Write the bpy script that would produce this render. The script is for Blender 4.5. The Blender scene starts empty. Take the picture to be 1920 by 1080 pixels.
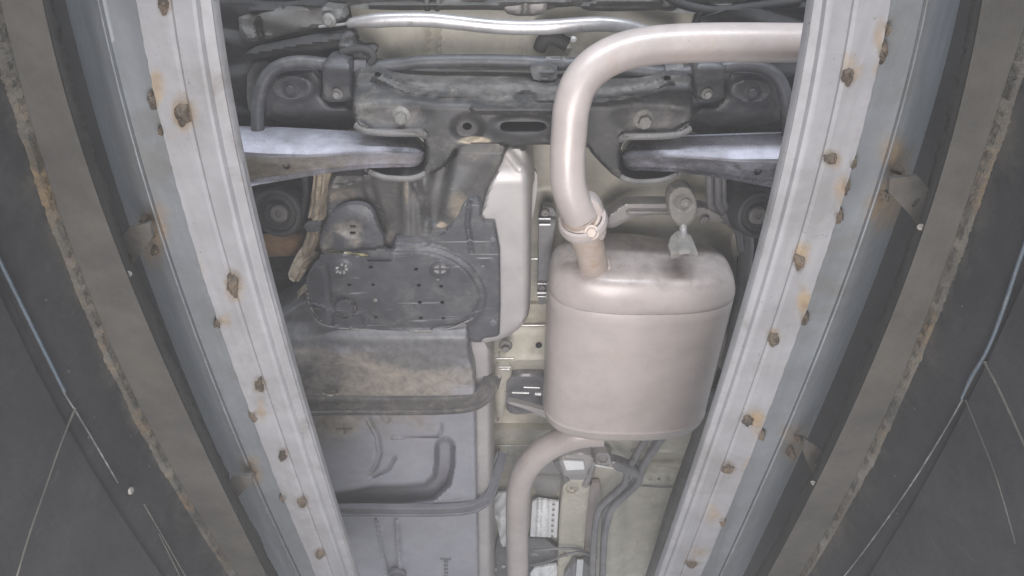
import bpy, bmesh, math, random
import numpy as np
from mathutils import Vector, Matrix, noise as mnoise
from mathutils.geometry import delaunay_2d_cdt

random.seed(7)
rng = np.random.default_rng(7)
scene = bpy.context.scene
C = scene.collection

# ------------------------------------------------------------------ camera, light, exposure
PITCH = math.radians(54.0)
FPX = 1200.0                      # focal length in pixels of the 1920 px wide photograph
cam_d = bpy.data.cameras.new('camera')
cam_d.sensor_width = 36.0
cam_d.lens = 36.0 * FPX / 1920.0
cam_d.clip_start = 0.01
cam_d.clip_end = 100.0
cam = bpy.data.objects.new('camera', cam_d)
cam.location = (0, 0, 0)
cam.rotation_euler = (math.radians(90) + PITCH, 0, 0)
C.objects.link(cam)
scene.camera = cam

world = bpy.data.worlds.new('World')
scene.world = world
world.use_nodes = True
bg = world.node_tree.nodes['Background']
bg.inputs[0].default_value = (0.90, 0.94, 1.0, 1)
bg.inputs[1].default_value = 0.50

def area(name, loc, target, sx, sy, power, col):
    d = bpy.data.lights.new(name, 'AREA')
    d.shape = 'RECTANGLE'; d.size = sx; d.size_y = sy
    d.energy = power; d.color = col
    o = bpy.data.objects.new(name, d)
    o.location = loc
    o.rotation_euler = (Vector(target) - Vector(loc)).to_track_quat('-Z', 'Y').to_euler()
    C.objects.link(o)
    return o
WARM = (1.0, 0.955, 0.94)
area('pit_lamp', (-0.15, 0.34, -0.30), (0.06, 0.62, 0.9), 0.28, 0.80, 7.6, WARM)
area('pit_lamp', (0.15, 0.34, -0.30), (-0.06, 0.62, 0.9), 0.28, 0.80, 6.5, WARM)
area('camera_lamp', (-0.03, 0.16, -0.16), (0.0, 0.60, 0.9), 0.36, 0.26, 2.4, WARM)
area('rear_daylight', (0.15, -1.15, 0.45), (0.1, 0.6, 0.85), 1.3, 0.14, 30.0, (0.86, 0.92, 1.0))

scene.view_settings.view_transform = 'Standard'
scene.view_settings.look = 'None'
scene.view_settings.gamma = 1.0
scene.view_settings.exposure = 0.12
scene.render.engine = 'CYCLES'
scene.cycles.max_bounces = 4
scene.cycles.diffuse_bounces = 3
scene.cycles.glossy_bounces = 3
scene.cycles.volume_bounces = 0
scene.cycles.use_adaptive_sampling = True
scene.cycles.adaptive_threshold = 0.015
scene.cycles.use_denoising = True

# ------------------------------------------------------------------ helpers
cP, sP = math.cos(PITCH), math.sin(PITCH)
def P(px, py, z):
    """point at height z above the lens seen at a place of the photograph"""
    dx = (px - 960.0) / FPX; dy = -(py - 540.0) / FPX
    d = (dx, cP - dy * sP, sP + dy * cP)
    t = z / d[2]
    return Vector((d[0] * t, d[1] * t, z))
def PX(px, py, x):
    """point on the upright plane at distance x beside the lens"""
    dx = (px - 960.0) / FPX; dy = -(py - 540.0) / FPX
    t = x / dx
    return Vector((x, (cP - dy * sP) * t, (sP + dy * cP) * t))
def PXY(px, py, z):
    px = np.asarray(px, float); py = np.asarray(py, float)
    dx = (px - 960.0) / FPX; dy = -(py - 540.0) / FPX
    t = z / (sP + dy * cP)
    return dx * t, (cP - dy * sP) * t
def mpp(py, z):
    """metres per photo pixel at a row, on the plane of height z"""
    dy = -(py - 540.0) / FPX
    return z / (sP + dy * cP) / FPX

MATS = {}
def material(name, base, rough=0.5, metal=0.0, dust=None, dust_amt=0.0, dust_scale=18.0, var=0.12,
             stain=None, stain2=None, bump=0.15, bump_scale=90.0, scratch=0.0, spec=0.5, streak=0.0, specks=0.0, blotch=None):
    m = bpy.data.materials.new(name); m.use_nodes = True
    nt = m.node_tree; N = nt.nodes; L = nt.links
    b = N['Principled BSDF']
    b.inputs['Metallic'].default_value = metal
    b.inputs['Specular IOR Level'].default_value = spec
    tc = N.new('ShaderNodeTexCoord')
    def noise(scale, detail=6, rough_=0.6, dist=0.0, vec=None):
        n = N.new('ShaderNodeTexNoise'); n.inputs['Scale'].default_value = scale
        n.inputs['Detail'].default_value = detail; n.inputs['Roughness'].default_value = rough_
        n.inputs['Distortion'].default_value = dist
        L.new(vec if vec is not None else tc.outputs['Object'], n.inputs['Vector']); return n.outputs['Fac']
    def ramp(fac, a, c):
        r = N.new('ShaderNodeMapRange'); r.inputs['From Min'].default_value = a; r.inputs['From Max'].default_value = c
        r.interpolation_type = 'SMOOTHSTEP'; L.new(fac, r.inputs['Value']); return r.outputs['Result']
    def math_(op, a, c):
        x = N.new('ShaderNodeMath'); x.operation = op
        for i, v in enumerate((a, c)):
            if isinstance(v, (int, float)): x.inputs[i].default_value = v
            else: L.new(v, x.inputs[i])
        return x.outputs[0]
    def mix(fac, a, c):
        x = N.new('ShaderNodeMix'); x.data_type = 'RGBA'
        if isinstance(fac, (int, float)): x.inputs[0].default_value = fac
        else: L.new(fac, x.inputs[0])
        for i, v in ((6, a), (7, c)):
            if isinstance(v, tuple): x.inputs[i].default_value = (*v[:3], 1)
            else: L.new(v, x.inputs[i])
        return x.outputs[2]
    lo = tuple(max(0, v * (1 - var * 1.6)) for v in base); hi = tuple(v * (1 + var * 1.6) for v in base)
    col = mix(ramp(noise(14.0, 5, 0.65), 0.25, 0.75), lo, hi)
    rough_out = None
    if streak > 0:
        mp = N.new('ShaderNodeMapping'); mp.inputs['Scale'].default_value = (60, 2.2, 60)
        L.new(tc.outputs['Object'], mp.inputs['Vector'])
        s = ramp(noise(1.0, 5, 0.6, 0.0, mp.outputs[0]), 0.42, 0.70)
        col = mix(math_('MULTIPLY', s, streak), col, tuple(v * 0.62 for v in base))
    if scratch > 0:
        for k, (rz, sc) in enumerate((((0.5), 1.0), ((2.1), 1.3))):
            mp = N.new('ShaderNodeMapping'); mp.inputs['Rotation'].default_value = (0, 0, rz)
            mp.inputs['Scale'].default_value = (7 * sc, 150 * sc, 40)
            L.new(tc.outputs['Object'], mp.inputs['Vector'])
            s = ramp(noise(1.0, 3, 0.5, 0.4, mp.outputs[0]), 0.66, 0.74)
            col = mix(math_('MULTIPLY', s, scratch), col, (0.36, 0.36, 0.36))
    if blotch is not None:
        bc, lo_, hi_, sc_ = blotch
        col = mix(math_('MULTIPLY', ramp(noise(sc_, 7, 0.75, 0.5), lo_, hi_), 0.8), col, bc)
    if specks > 0:
        s = math_('MULTIPLY', ramp(noise(330.0, 2, 0.5), 0.66, 0.74), ramp(noise(22.0, 4, 0.6), 0.42, 0.66))
        col = mix(math_('MULTIPLY', s, specks), col, tuple(v * 0.38 for v in base))
    if dust is not None:
        n1 = noise(dust_scale, 6, 0.70, 0.35)
        n2 = noise(dust_scale * 7, 3, 0.7)
        f = math_('MULTIPLY', ramp(n1, 0.60 - 0.35 * dust_amt, 0.85 - 0.30 * dust_amt), math_('ADD', ramp(n2, 0.2, 0.75), 0.15))
        f = math_('MINIMUM', math_('MULTIPLY', f, 0.95), 0.85)
        col = mix(f, col, dust)
    for att, sc in (('stain', stain), ('rust', stain2)):
        if sc is not None:
            a = N.new('ShaderNodeAttribute'); a.attribute_name = att
            n3 = noise(26.0, 6, 0.70, 0.6)
            f = ramp(math_('ADD', a.outputs['Fac'], math_('MULTIPLY', math_('SUBTRACT', n3, 0.5), 1.1)), 0.30, 0.85)
            f = math_('MULTIPLY', f, math_('MINIMUM', math_('MULTIPLY', a.outputs['Fac'], 3.0), 0.9))
            n4 = noise(60.0, 4, 0.7)
            c2 = mix(ramp(n4, 0.3, 0.7), tuple(v * 0.72 for v in sc), tuple(min(1, v * 1.2) for v in sc))
            col = mix(f, col, c2)
    L.new(col, b.inputs['Base Color'])
    rn = N.new('ShaderNodeMapRange'); rn.inputs['To Min'].default_value = max(0.05, rough - 0.10); rn.inputs['To Max'].default_value = min(1, rough + 0.14)
    L.new(noise(40.0, 3, 0.6), rn.inputs['Value']); L.new(rn.outputs[0], b.inputs['Roughness'])
    if bump > 0:
        bp = N.new('ShaderNodeBump'); bp.inputs['Strength'].default_value = bump; bp.inputs['Distance'].default_value = 0.004
        L.new(noise(bump_scale, 4, 0.65), bp.inputs['Height']); L.new(bp.outputs[0], b.inputs['Normal'])
    MATS[name] = m
    return m

SAND = (0.40, 0.33, 0.25); GREYD = (0.27, 0.26, 0.245); RUST = (0.30, 0.16, 0.07); SCALE = (0.12, 0.095, 0.075)
material('galvanised', (0.215, 0.216, 0.228), 0.58, 0.12, None, 0, var=0.10, stain=(0.075, 0.058, 0.044), stain2=(0.22, 0.16, 0.095), bump=0.05, streak=0.30, scratch=0.06, specks=0.8, blotch=((0.15, 0.145, 0.145), 0.52, 0.75, 9.0))
material('grey_channel', (0.138, 0.150, 0.164), 0.5, 0.15, None, 0, var=0.10, stain=(0.06, 0.05, 0.04), stain2=(0.19, 0.135, 0.08), bump=0.06, streak=0.35, specks=0.6, blotch=((0.112, 0.110, 0.104), 0.48, 0.72, 7.0))
material('beam_steel', (0.047, 0.0455, 0.042), 0.75, 0.0, (0.062, 0.058, 0.050), 0.4, 9, var=0.16, stain=(0.09, 0.085, 0.075), stain2=(0.15, 0.105, 0.058), bump=0.2, spec=0.3, blotch=((0.034, 0.032, 0.030), 0.48, 0.72, 6.0))
material('crust', (0.06, 0.058, 0.053), 0.95, 0, (0.125, 0.088, 0.05), 0.42, 12, var=0.3, bump=0.9, bump_scale=160, spec=0.2)
material('wall_board', (0.022, 0.023, 0.025), 0.75, 0, (0.045, 0.045, 0.044), 0.3, 7, var=0.16, stain=(0.075, 0.069, 0.058), bump=0.2, scratch=0.03, spec=0.3)
material('deck_black', (0.02, 0.02, 0.02), 0.8, 0, None, 0, bump=0.2)
material('bracket_steel', (0.078, 0.075, 0.070), 0.65, 0.15, (0.13, 0.098, 0.065), 0.40, 45, var=0.3, bump=0.15, specks=0.6)
material('weld', (0.085, 0.068, 0.053), 0.7, 0.15, (0.15, 0.105, 0.065), 0.5, 70, var=0.5, bump=1.0, bump_scale=300)
material('highlight_grey', (0.160, 0.172, 0.188), 0.65, 0.0, None, 0, var=0.18, bump=0.1, specks=0.8, blotch=((0.11, 0.11, 0.105), 0.45, 0.65, 20.0))
material('seam_blue', (0.030, 0.041, 0.053), 0.65, 0, (0.08, 0.09, 0.098), 0.35, 60, bump=0.4)
material('seam_white', (0.085, 0.088, 0.088), 0.7, 0, None, 0, var=0.5, bump=0.3, blotch=((0.03, 0.03, 0.03), 0.42, 0.55, 60.0))
material('dust_line', (0.058, 0.055, 0.049), 0.9, 0, None, 0, var=0.35, bump=0.6, blotch=((0.03, 0.029, 0.028), 0.42, 0.6, 50.0))
material('primer_beige', (0.50, 0.472, 0.395), 0.40, 0.0, (0.34, 0.315, 0.275), 0.32, 14, var=0.10, stain=(0.22, 0.207, 0.19), bump=0.05, specks=0.4)
material('body_grey', (0.095, 0.092, 0.088), 0.6, 0.0, (0.17, 0.16, 0.145), 0.35, 20, var=0.2, bump=0.25)
material('body_dark', (0.032, 0.031, 0.031), 0.75, 0.0, (0.075, 0.073, 0.068), 0.3, 20, var=0.2, bump=0.3)
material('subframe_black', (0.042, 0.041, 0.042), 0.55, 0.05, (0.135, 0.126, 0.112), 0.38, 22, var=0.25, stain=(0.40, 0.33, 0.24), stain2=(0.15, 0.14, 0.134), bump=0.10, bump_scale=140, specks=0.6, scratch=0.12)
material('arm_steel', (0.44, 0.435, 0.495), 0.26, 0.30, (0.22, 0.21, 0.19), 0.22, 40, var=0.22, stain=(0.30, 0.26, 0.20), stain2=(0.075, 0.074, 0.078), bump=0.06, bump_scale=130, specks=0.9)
material('link_grey', (0.062, 0.062, 0.068), 0.5, 0.1, (0.15, 0.14, 0.13), 0.35, 30, var=0.25, bump=0.10, specks=0.5)
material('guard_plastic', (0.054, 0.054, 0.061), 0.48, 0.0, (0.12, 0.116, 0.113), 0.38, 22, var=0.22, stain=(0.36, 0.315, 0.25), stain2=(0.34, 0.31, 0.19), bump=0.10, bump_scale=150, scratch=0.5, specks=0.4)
material('guard_dark', (0.062, 0.060, 0.060), 0.55, 0.0, (0.145, 0.132, 0.112), 0.36, 20, var=0.25, stain=(0.27, 0.22, 0.16), bump=0.10, scratch=0.2)
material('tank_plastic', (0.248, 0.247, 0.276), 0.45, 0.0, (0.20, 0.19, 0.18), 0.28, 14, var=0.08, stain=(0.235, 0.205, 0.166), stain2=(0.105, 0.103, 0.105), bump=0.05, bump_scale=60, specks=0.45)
material('strap_steel', (0.07, 0.066, 0.064), 0.7, 0.0, (0.175, 0.155, 0.13), 0.42, 40, var=0.25, bump=0.4, bump_scale=150, spec=0.3)
material('strap_clean', (0.115, 0.114, 0.128), 0.55, 0.0, (0.17, 0.168, 0.172), 0.3, 40, var=0.15, bump=0.2, spec=0.4)
material('shield_light', (0.365, 0.345, 0.338), 0.36, 0.15, (0.28, 0.255, 0.235), 0.22, 16, var=0.06, bump=0.03, stain=(0.20, 0.18, 0.16), specks=0.4)
material('exhaust', (0.392, 0.345, 0.328), 0.33, 0.08, (0.38, 0.30, 0.245), 0.16, 12, var=0.06, stain=(0.36, 0.24, 0.15), stain2=(0.27, 0.235, 0.215), bump=0.06, bump_scale=330, spec=0.40, specks=0.6, blotch=((0.33, 0.292, 0.277), 0.50, 0.72, 8.0))
material('exhaust_rusty', (0.40, 0.335, 0.295), 0.5, 0.1, (0.40, 0.27, 0.175), 0.42, 40, var=0.1, bump=0.1, bump_scale=220)
material('bar_silver', (0.40, 0.39, 0.395), 0.34, 0.5, (0.25, 0.228, 0.215), 0.30, 50, var=0.14, bump=0.06, bump_scale=200, specks=0.9)
material('bolt_zinc', (0.215, 0.21, 0.198), 0.5, 0.3, (0.19, 0.17, 0.14), 0.45, 90, var=0.25, bump=0.4)
material('bolt_dull', (0.24, 0.23, 0.22), 0.5, 0.4, (0.30, 0.27, 0.22), 0.3, 90, var=0.2, bump=0.4)
material('bright_metal', (0.70, 0.70, 0.69), 0.38, 0.7, None, 0, var=0.05, bump=0.3, bump_scale=160)
material('foil', (0.92, 0.92, 0.92), 0.45, 0.35, None, 0, var=0.05, bump=0.5, bump_scale=120)
material('rubber', (0.215, 0.203, 0.187), 0.9, 0, (0.27, 0.25, 0.22), 0.3, 60, var=0.15, bump=0.3, spec=0.2, specks=0.5)
material('rubber_dark', (0.07, 0.07, 0.073), 0.6, 0, (0.2, 0.19, 0.18), 0.3, 40, var=0.15, bump=0.3)
material('member_grey', (0.30, 0.285, 0.28), 0.45, 0.2, (0.25, 0.23, 0.2), 0.3, 30, var=0.1, bump=0.1)
material('line_grey', (0.205, 0.20, 0.208), 0.42, 0.25, (0.28, 0.26, 0.24), 0.25, 60, var=0.15, bump=0.25, specks=0.5)
material('mud_cloth', (0.30, 0.25, 0.19), 0.9, 0, (0.40, 0.335, 0.25), 0.5, 40, var=0.3, bump=0.7, bump_scale=120)
material('rust_tube', (0.27, 0.175, 0.105), 0.75, 0, (0.38, 0.22, 0.11), 0.5, 26, var=0.3, bump=0.5)
material('flange_light', (0.135, 0.130, 0.128), 0.55, 0.0, (0.075, 0.074, 0.072), 0.5, 30, var=0.25, bump=0.1, specks=0.7)
material('lip_dark', (0.034, 0.032, 0.029), 0.85, 0, (0.065, 0.055, 0.04), 0.4, 30, var=0.3, bump=0.6)
material('hole_black', (0.02, 0.02, 0.02), 0.8, 0, None, 0, bump=0)
material('scratch_yellow', (0.42, 0.39, 0.26), 0.8, 0, None, 0, var=0.2, bump=0.2)
material('print_white', (0.32, 0.32, 0.31), 0.8, 0, None, 0, var=0.4, bump=0, blotch=((0.08, 0.08, 0.08), 0.45, 0.6, 400.0))

# ---- parenting
def place(o, parent):
    C.objects.link(o)
    if parent is not None:
        o.parent = parent
        if parent.type == 'EMPTY':
            o.matrix_parent_inverse = Matrix.Translation(-Vector(parent.location))
    return o
def empty(name, loc, label=None, cat=None, group=None):
    o = bpy.data.objects.new(name, None); o.location = loc; o.empty_display_size = 0.05
    C.objects.link(o)
    if label: o['label'] = label
    if cat: o['category'] = cat
    if group: o['group'] = group
    return o
def mesh_obj(name, verts, faces, mat, parent=None, label=None, smooth=40, attrs=None):
    me = bpy.data.meshes.new(name)
    me.from_pydata([tuple(v) for v in verts], [], faces)
    me.update()
    bm = bmesh.new(); bm.from_mesh(me); bmesh.ops.recalc_face_normals(bm, faces=bm.faces); bm.to_mesh(me); bm.free()
    if smooth is not None:
        me.shade_smooth()
        if smooth < 180: me.set_sharp_from_angle(angle=math.radians(smooth))
    if attrs:
        for k, v in attrs.items():
            a = me.attributes.new(k, 'FLOAT', 'POINT'); a.data.foreach_set('value', np.asarray(v, np.float32))
    me.materials.append(MATS[mat] if isinstance(mat, str) else mat)
    o = bpy.data.objects.new(name, me)
    place(o, parent)
    if label: o['label'] = label
    return o

# ---- 2-D tools
def catmull(pts, n=8, closed=False):
    p = [np.asarray(q, float) for q in pts]; out = []
    m = len(p)
    for i in range(m if closed else m - 1):
        if closed: a, b_, c, d = p[(i - 1) % m], p[i], p[(i + 1) % m], p[(i + 2) % m]
        else: a, b_, c, d = p[max(i - 1, 0)], p[i], p[i + 1], p[min(i + 2, m - 1)]
        for k in range(n):
            t = k / n
            out.append(0.5 * ((2 * b_) + (-a + c) * t + (2 * a - 5 * b_ + 4 * c - d) * t * t + (-a + 3 * b_ - 3 * c + d) * t ** 3))
    if not closed: out.append(p[-1])
    return out
def chaikin(pts, it=1):
    p = [np.asarray(q, float) for q in pts]
    for _ in range(it):
        q = []
        for i in range(len(p)):
            a, b_ = p[i], p[(i + 1) % len(p)]
            q += [a * 0.75 + b_ * 0.25, a * 0.25 + b_ * 0.75]
        p = q
    return p
def resample(poly, sp):
    out = []; n = len(poly)
    for i in range(n):
        a, b_ = np.asarray(poly[i], float), np.asarray(poly[(i + 1) % n], float)
        k = max(1, int(round(np.linalg.norm(b_ - a) / sp)))
        for j in range(k): out.append(a + (b_ - a) * j / k)
    return out
def inside(X, Y, poly):
    r = np.zeros(X.shape, bool); n = len(poly)
    for i in range(n):
        x1, y1 = poly[i]; x2, y2 = poly[(i + 1) % n]
        if y1 == y2: continue
        c = ((y1 > Y) != (y2 > Y)) & (X < (x2 - x1) * (Y - y1) / (y2 - y1) + x1)
        r ^= c
    return r
def pdist(X, Y, path, closed=False):
    d = np.full(X.shape, 1e9); n = len(path)
    for i in range(n if closed else n - 1):
        x1, y1 = path[i][:2]; x2, y2 = path[(i + 1) % n][:2]
        dx, dy = x2 - x1, y2 - y1; q = dx * dx + dy * dy + 1e-9
        t = np.clip(((X - x1) * dx + (Y - y1) * dy) / q, 0, 1)
        d = np.minimum(d, np.hypot(X - x1 - t * dx, Y - y1 - t * dy))
    return d
def sstep(a, b, x):
    t = np.clip((x - a) / (b - a + 1e-12), 0, 1); return t * t * (3 - 2 * t)
def ridge(X, Y, path, w, h):
    """rounded bead along a path: h < 0 comes towards the lens"""
    return h * sstep(w, w * 0.25, pdist(X, Y, path))
def blob(X, Y, cx, cy, rx, ry, soft=0.4):
    return sstep(1.0 + soft, 1.0 - soft, np.hypot((X - cx) / rx, (Y - cy) / ry))
def circle_px(cx, cy, rx, ry=None, n=12, rot=0):
    ry = ry or rx
    return [(cx + rx * math.cos(2 * math.pi * i / n + rot), cy + ry * math.sin(2 * math.pi * i / n + rot)) for i in range(n)]

def sheet(name, outline, z, mat, parent, relief=None, holes=(), edge=0.0, edge_px=8.0, skirt=0.03, sp=6.0,
          round_it=1, stain=None, rust=None, label=None, smooth=40, zslope=None):
    """pressed panel: an outline at height z, pressed relief, rolled edge and turned-up rim"""
    op = chaikin(outline, round_it) if round_it else [np.asarray(p, float) for p in outline]
    op = resample(op, sp)
    hs = [[np.asarray(p, float) for p in h] for h in holes]
    ox = np.array(op)
    x0, y0 = ox.min(0); x1, y1 = ox.max(0)
    gx, gy = np.meshgrid(np.arange(x0 + sp / 2, x1, sp), np.arange(y0 + sp / 2, y1, sp * 0.87))
    gx[1::2] += sp / 2
    gx = gx.ravel() + rng.uniform(-.08, .08, gx.size) * sp; gy = gy.ravel() + rng.uniform(-.08, .08, gy.size) * sp
    ok = inside(gx, gy, op) & (pdist(gx, gy, op, True) > sp * 0.6)
    for h in hs: ok &= ~inside(gx, gy, h) & (pdist(gx, gy, h, True) > min(sp * 0.6, 3))
    pts = [tuple(p) for p in op]; edges = [(i, (i + 1) % len(op)) for i in range(len(op))]
    for h in hs:
        k = len(pts); pts += [tuple(p) for p in h]; edges += [(k + i, k + (i + 1) % len(h)) for i in range(len(h))]
    pts += list(zip(gx[ok], gy[ok]))
    v2, e2, f2, *_ = delaunay_2d_cdt([Vector(p) for p in pts], edges, [], 0, 1e-5)
    V = np.array([(v.x, v.y) for v in v2])
    F = np.array([list(f) for f in f2])
    cx = V[F].mean(1)
    keep = inside(cx[:, 0], cx[:, 1], op)
    for h in hs: keep &= ~inside(cx[:, 0], cx[:, 1], h)
    F = F[keep]
    used = np.unique(F); remap = -np.ones(len(V), int); remap[used] = np.arange(len(used)); V = V[used]; F = remap[F]
    X, Y = V[:, 0], V[:, 1]
    dz = np.zeros(len(V))
    if relief is not None: dz = dz + relief(X, Y)
    if edge > 0:
        d = pdist(X, Y, op, True)
        t = np.clip(1 - d / edge_px, 0, 1)
        dz = dz + edge * (1 - np.sqrt(np.maximum(0, 1 - t * t)))
    wx, wy = PXY(X, Y, z + dz)
    verts = [(wx[i], wy[i], z + dz[i]) for i in range(len(V))]
    faces = [tuple(int(k) for k in f) for f in F]
    at = {}
    if stain is not None: at['stain'] = np.clip(stain(X, Y), 0, 1)
    if rust is not None: at['rust'] = np.clip(rust(X, Y), 0, 1)
    if skirt:
        cnt = {}
        for f in faces:
            for a, b_ in ((f[0], f[1]), (f[1], f[2]), (f[2], f[0])):
                k = (min(a, b_), max(a, b_)); cnt[k] = cnt.get(k, 0) + 1
        up = {}
        for (a, b_), c in cnt.items():
            if c == 1:
                for q in (a, b_):
                    if q not in up:
                        up[q] = len(verts); x, y, zz = verts[q]; verts.append((x, y, zz + skirt))
                        for k in at: at[k] = np.append(at[k], at[k][q])
                faces.append((a, b_, up[b_], up[a]))
    return mesh_obj(name, verts, faces, mat, parent, label, smooth, at)

def loft(name, rows, mat, parent, label=None, closed=False, caps=False, smooth=40, attrs=None):
    n = len(rows[0]); verts = [p for r in rows for p in r]; faces = []
    for i in range(len(rows) - 1):
        for j in range(n if closed else n - 1):
            k = (j + 1) % n
            faces.append((i * n + j, i * n + k, (i + 1) * n + k, (i + 1) * n + j))
    if caps and closed:
        faces.append(tuple(range(n))); faces.append(tuple((len(rows) - 1) * n + j for j in range(n)))
    return mesh_obj(name, verts, faces, mat, parent, label, smooth, attrs)

def tube(name, pts, r, mat, parent, n=14, sub=6, label=None, flat=1.0, attr=None, caps=True):
    """pts: 3-D points (radius as a 4th value allowed), swept by a circle"""
    q = [tuple(p) + ((r,) if len(p) == 3 else ()) for p in pts]
    path = catmull(q, sub) if sub > 1 else [np.array(p, float) for p in q]
    rows = []; prev = None
    for i, p in enumerate(path):
        a = path[max(0, i - 1)][:3]; b_ = path[min(len(path) - 1, i + 1)][:3]
        t = Vector(b_ - a).normalized()
        if prev is None:
            up = Vector((0, 0, 1)) if abs(t.z) < 0.9 else Vector((1, 0, 0))
            u = (up - t * up.dot(t)).normalized()
        else: u = (prev - t * prev.dot(t)).normalized()
        prev = u; w = t.cross(u); c = Vector(p[:3])
        rows.append([c + (u * math.cos(2 * math.pi * k / n) * flat + w * math.sin(2 * math.pi * k / n)) * p[3] for k in range(n)])
    at = None
    if attr:
        vals = [v for row in rows for v in row]
        at = {k: [f(v) for v in vals] for k, f in attr.items()}
    return loft(name, rows, mat, parent, label, True, caps, 50, at)

def lathe_mesh(name, prof, n=20, hexa=None):
    """profile (radius, height) turned about the z axis; heights below 0 face the lens"""
    verts = []; faces = []
    for r, h in prof:
        for k in range(n): verts.append((r * math.cos(2 * math.pi * k / n), r * math.sin(2 * math.pi * k / n), h))
    for i in range(len(prof) - 1):
        for k in range(n):
            j = (k + 1) % n; faces.append((i * n + k, i * n + j, (i + 1) * n + j, (i + 1) * n + k))
    faces.append(tuple((len(prof) - 1) * n + k for k in range(n)))
    if hexa:
        r, h0, h1 = hexa; b0 = len(verts)
        for rr, h in ((r, h0), (r, h1 + 0.08 * r), (r * 0.9, h1)):
            for k in range(6): verts.append((rr * math.cos(math.pi * k / 3 + .3), rr * math.sin(math.pi * k / 3 + .3), h))
        for i in range(2):
            for k in range(6):
                j = (k + 1) % 6; faces.append((b0 + i * 6 + k, b0 + i * 6 + j, b0 + i * 6 + 6 + j, b0 + i * 6 + 6 + k))
        faces.append(tuple(b0 + 12 + k for k in range(6)))
    me = bpy.data.meshes.new(name); me.from_pydata(verts, [], faces); me.update()
    bm = bmesh.new(); bm.from_mesh(me); bmesh.ops.recalc_face_normals(bm, faces=bm.faces); bm.to_mesh(me); bm.free()
    me.shade_smooth(); me.set_sharp_from_angle(angle=math.radians(35))
    return me
LATHE = {}
def turned(name, kind, mat, loc, size, parent, direction=None, label=None):
    key = (kind, mat)
    if key not in LATHE:
        if kind == 'bolt': me = lathe_mesh('bolt', [(1, 0.12), (1, -0.05), (0.95, -0.14), (0.62, -0.32), (0.5, -0.34)], 20, (0.60, -0.2, -0.95))
        elif kind == 'nut': me = lathe_mesh('nut', [(1, 0.1), (1, -0.12), (0.9, -0.2), (0.4, -0.2)], 18, (0.62, -0.15, -0.6))
        elif kind == 'screw': me = lathe_mesh('screw', [(1, 0.1), (0.96, -0.2), (0.75, -0.42), (0.35, -0.45), (0.30, -0.15)], 16)
        elif kind == 'bush': me = lathe_mesh('bush', [(1, 0.8), (1, -0.1), (0.94, -0.22), (0.8, -0.26), (0.72, -0.12), (0.55, -0.14), (0.48, -0.34), (0.42, -0.42), (0.2, -0.44)], 28)
        elif kind == 'clip': me = lathe_mesh('clip', [(1, 0.1), (0.9, -0.22), (0.5, -0.36), (0.42, -0.2), (0.1, -0.2)], 16)
        elif kind == 'ring': me = lathe_mesh('ring', [(1, 0.2), (1, -0.1), (0.85, -0.2), (0.7, -0.1), (0.66, 0.15)], 20)
        me.materials.append(MATS[mat]); LATHE[key] = me
    o = bpy.data.objects.new(name, LATHE[key])
    o.location = loc; o.scale = (size,) * 3
    if direction is not None:
        o.rotation_euler = (-Vector(direction)).to_track_quat('Z', 'Y').to_euler()
    else: o.rotation_euler = (0, 0, random.uniform(0, 6))
    place(o, parent)
    if label: o['label'] = label
    return o
def bolt(px, py, z, rpx, parent, mat='bolt_dull', kind='bolt', name='bolt', direction=None, label=None):
    return turned(name, kind, mat, P(px, py, z), rpx * mpp(py, z), parent, direction, label)

def fit(pts, deg=2):
    a = np.array(pts, float); c = np.polyfit(a[:, 0], a[:, 1], deg)
    return lambda y: np.polyval(c, y)
def nz(*v):
    return mnoise.noise(Vector(v))
# ------------------------------------------------------------------ the pit: walls, beams and the two lift runways
LINES = {
 'fuel': dict(
  inner=[(0,397),(135,416),(270,442),(405,470),(540,506),(675,545),(810,582),(945,622),(1080,667)],
  face=[(0,364),(135,387),(270,409),(405,437),(540,476),(675,518),(810,558),(945,600),(1080,648)],
  outer=[(0,255),(135,281),(270,311),(405,346),(540,388),(675,434),(810,482),(945,537),(1080,592)],
  crease=[(0,187),(135,216),(270,255),(405,296),(540,338),(590,352),(665,380),(750,415),(860,465),(950,502),(1070,555)],
  beam_in=[(0,80),(135,112),(270,155),(405,200),(540,245),(665,300),(755,345),(890,412),(1070,495)],
  beam_out=[(80,0),(135,18),(270,58),(405,98),(540,150),(650,197),(780,258),(880,318),(1070,430)]),
 'muffler': dict(
  inner=[(0,1528),(135,1503),(270,1479),(405,1447),(540,1411),(675,1374),(810,1328),(945,1280),(1080,1237)],
  face=[(0,1553),(135,1529),(270,1505),(405,1472),(540,1434),(675,1393),(810,1345),(945,1295),(1080,1250)],
  outer=[(0,1672),(135,1642),(270,1610),(405,1570),(540,1527),(675,1480),(810,1424),(945,1370),(1080,1315)],
  crease=[(0,1737),(135,1707),(270,1667),(405,1627),(540,1583),(675,1530),(810,1468),(945,1410),(1080,1351)],
  beam_in=[(0,1840),(135,1815),(270,1780),(405,1740),(540,1690),(675,1635),(810,1578),(945,1510),(1080,1437)],
  beam_out=[(100,1922),(270,1862),(405,1822),(540,1770),(675,1715),(810,1655),(945,1588),(1080,1507)]),
}
WELDS = {
 'fuel': [(307,6,10,26),(343,212,15,28),(437,535,13,24),(487,722,10,14),(530,853,9,12),(567,940,9,11),(600,1038,9,9)],
 'muffler': [(1590,142,11,20),(1558,297,15,13),(1499,490,11,19),(1450,636,10,15),(1403,788,12,12),(1365,878,11,10),(1297,1057,12,6)],
}
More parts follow.
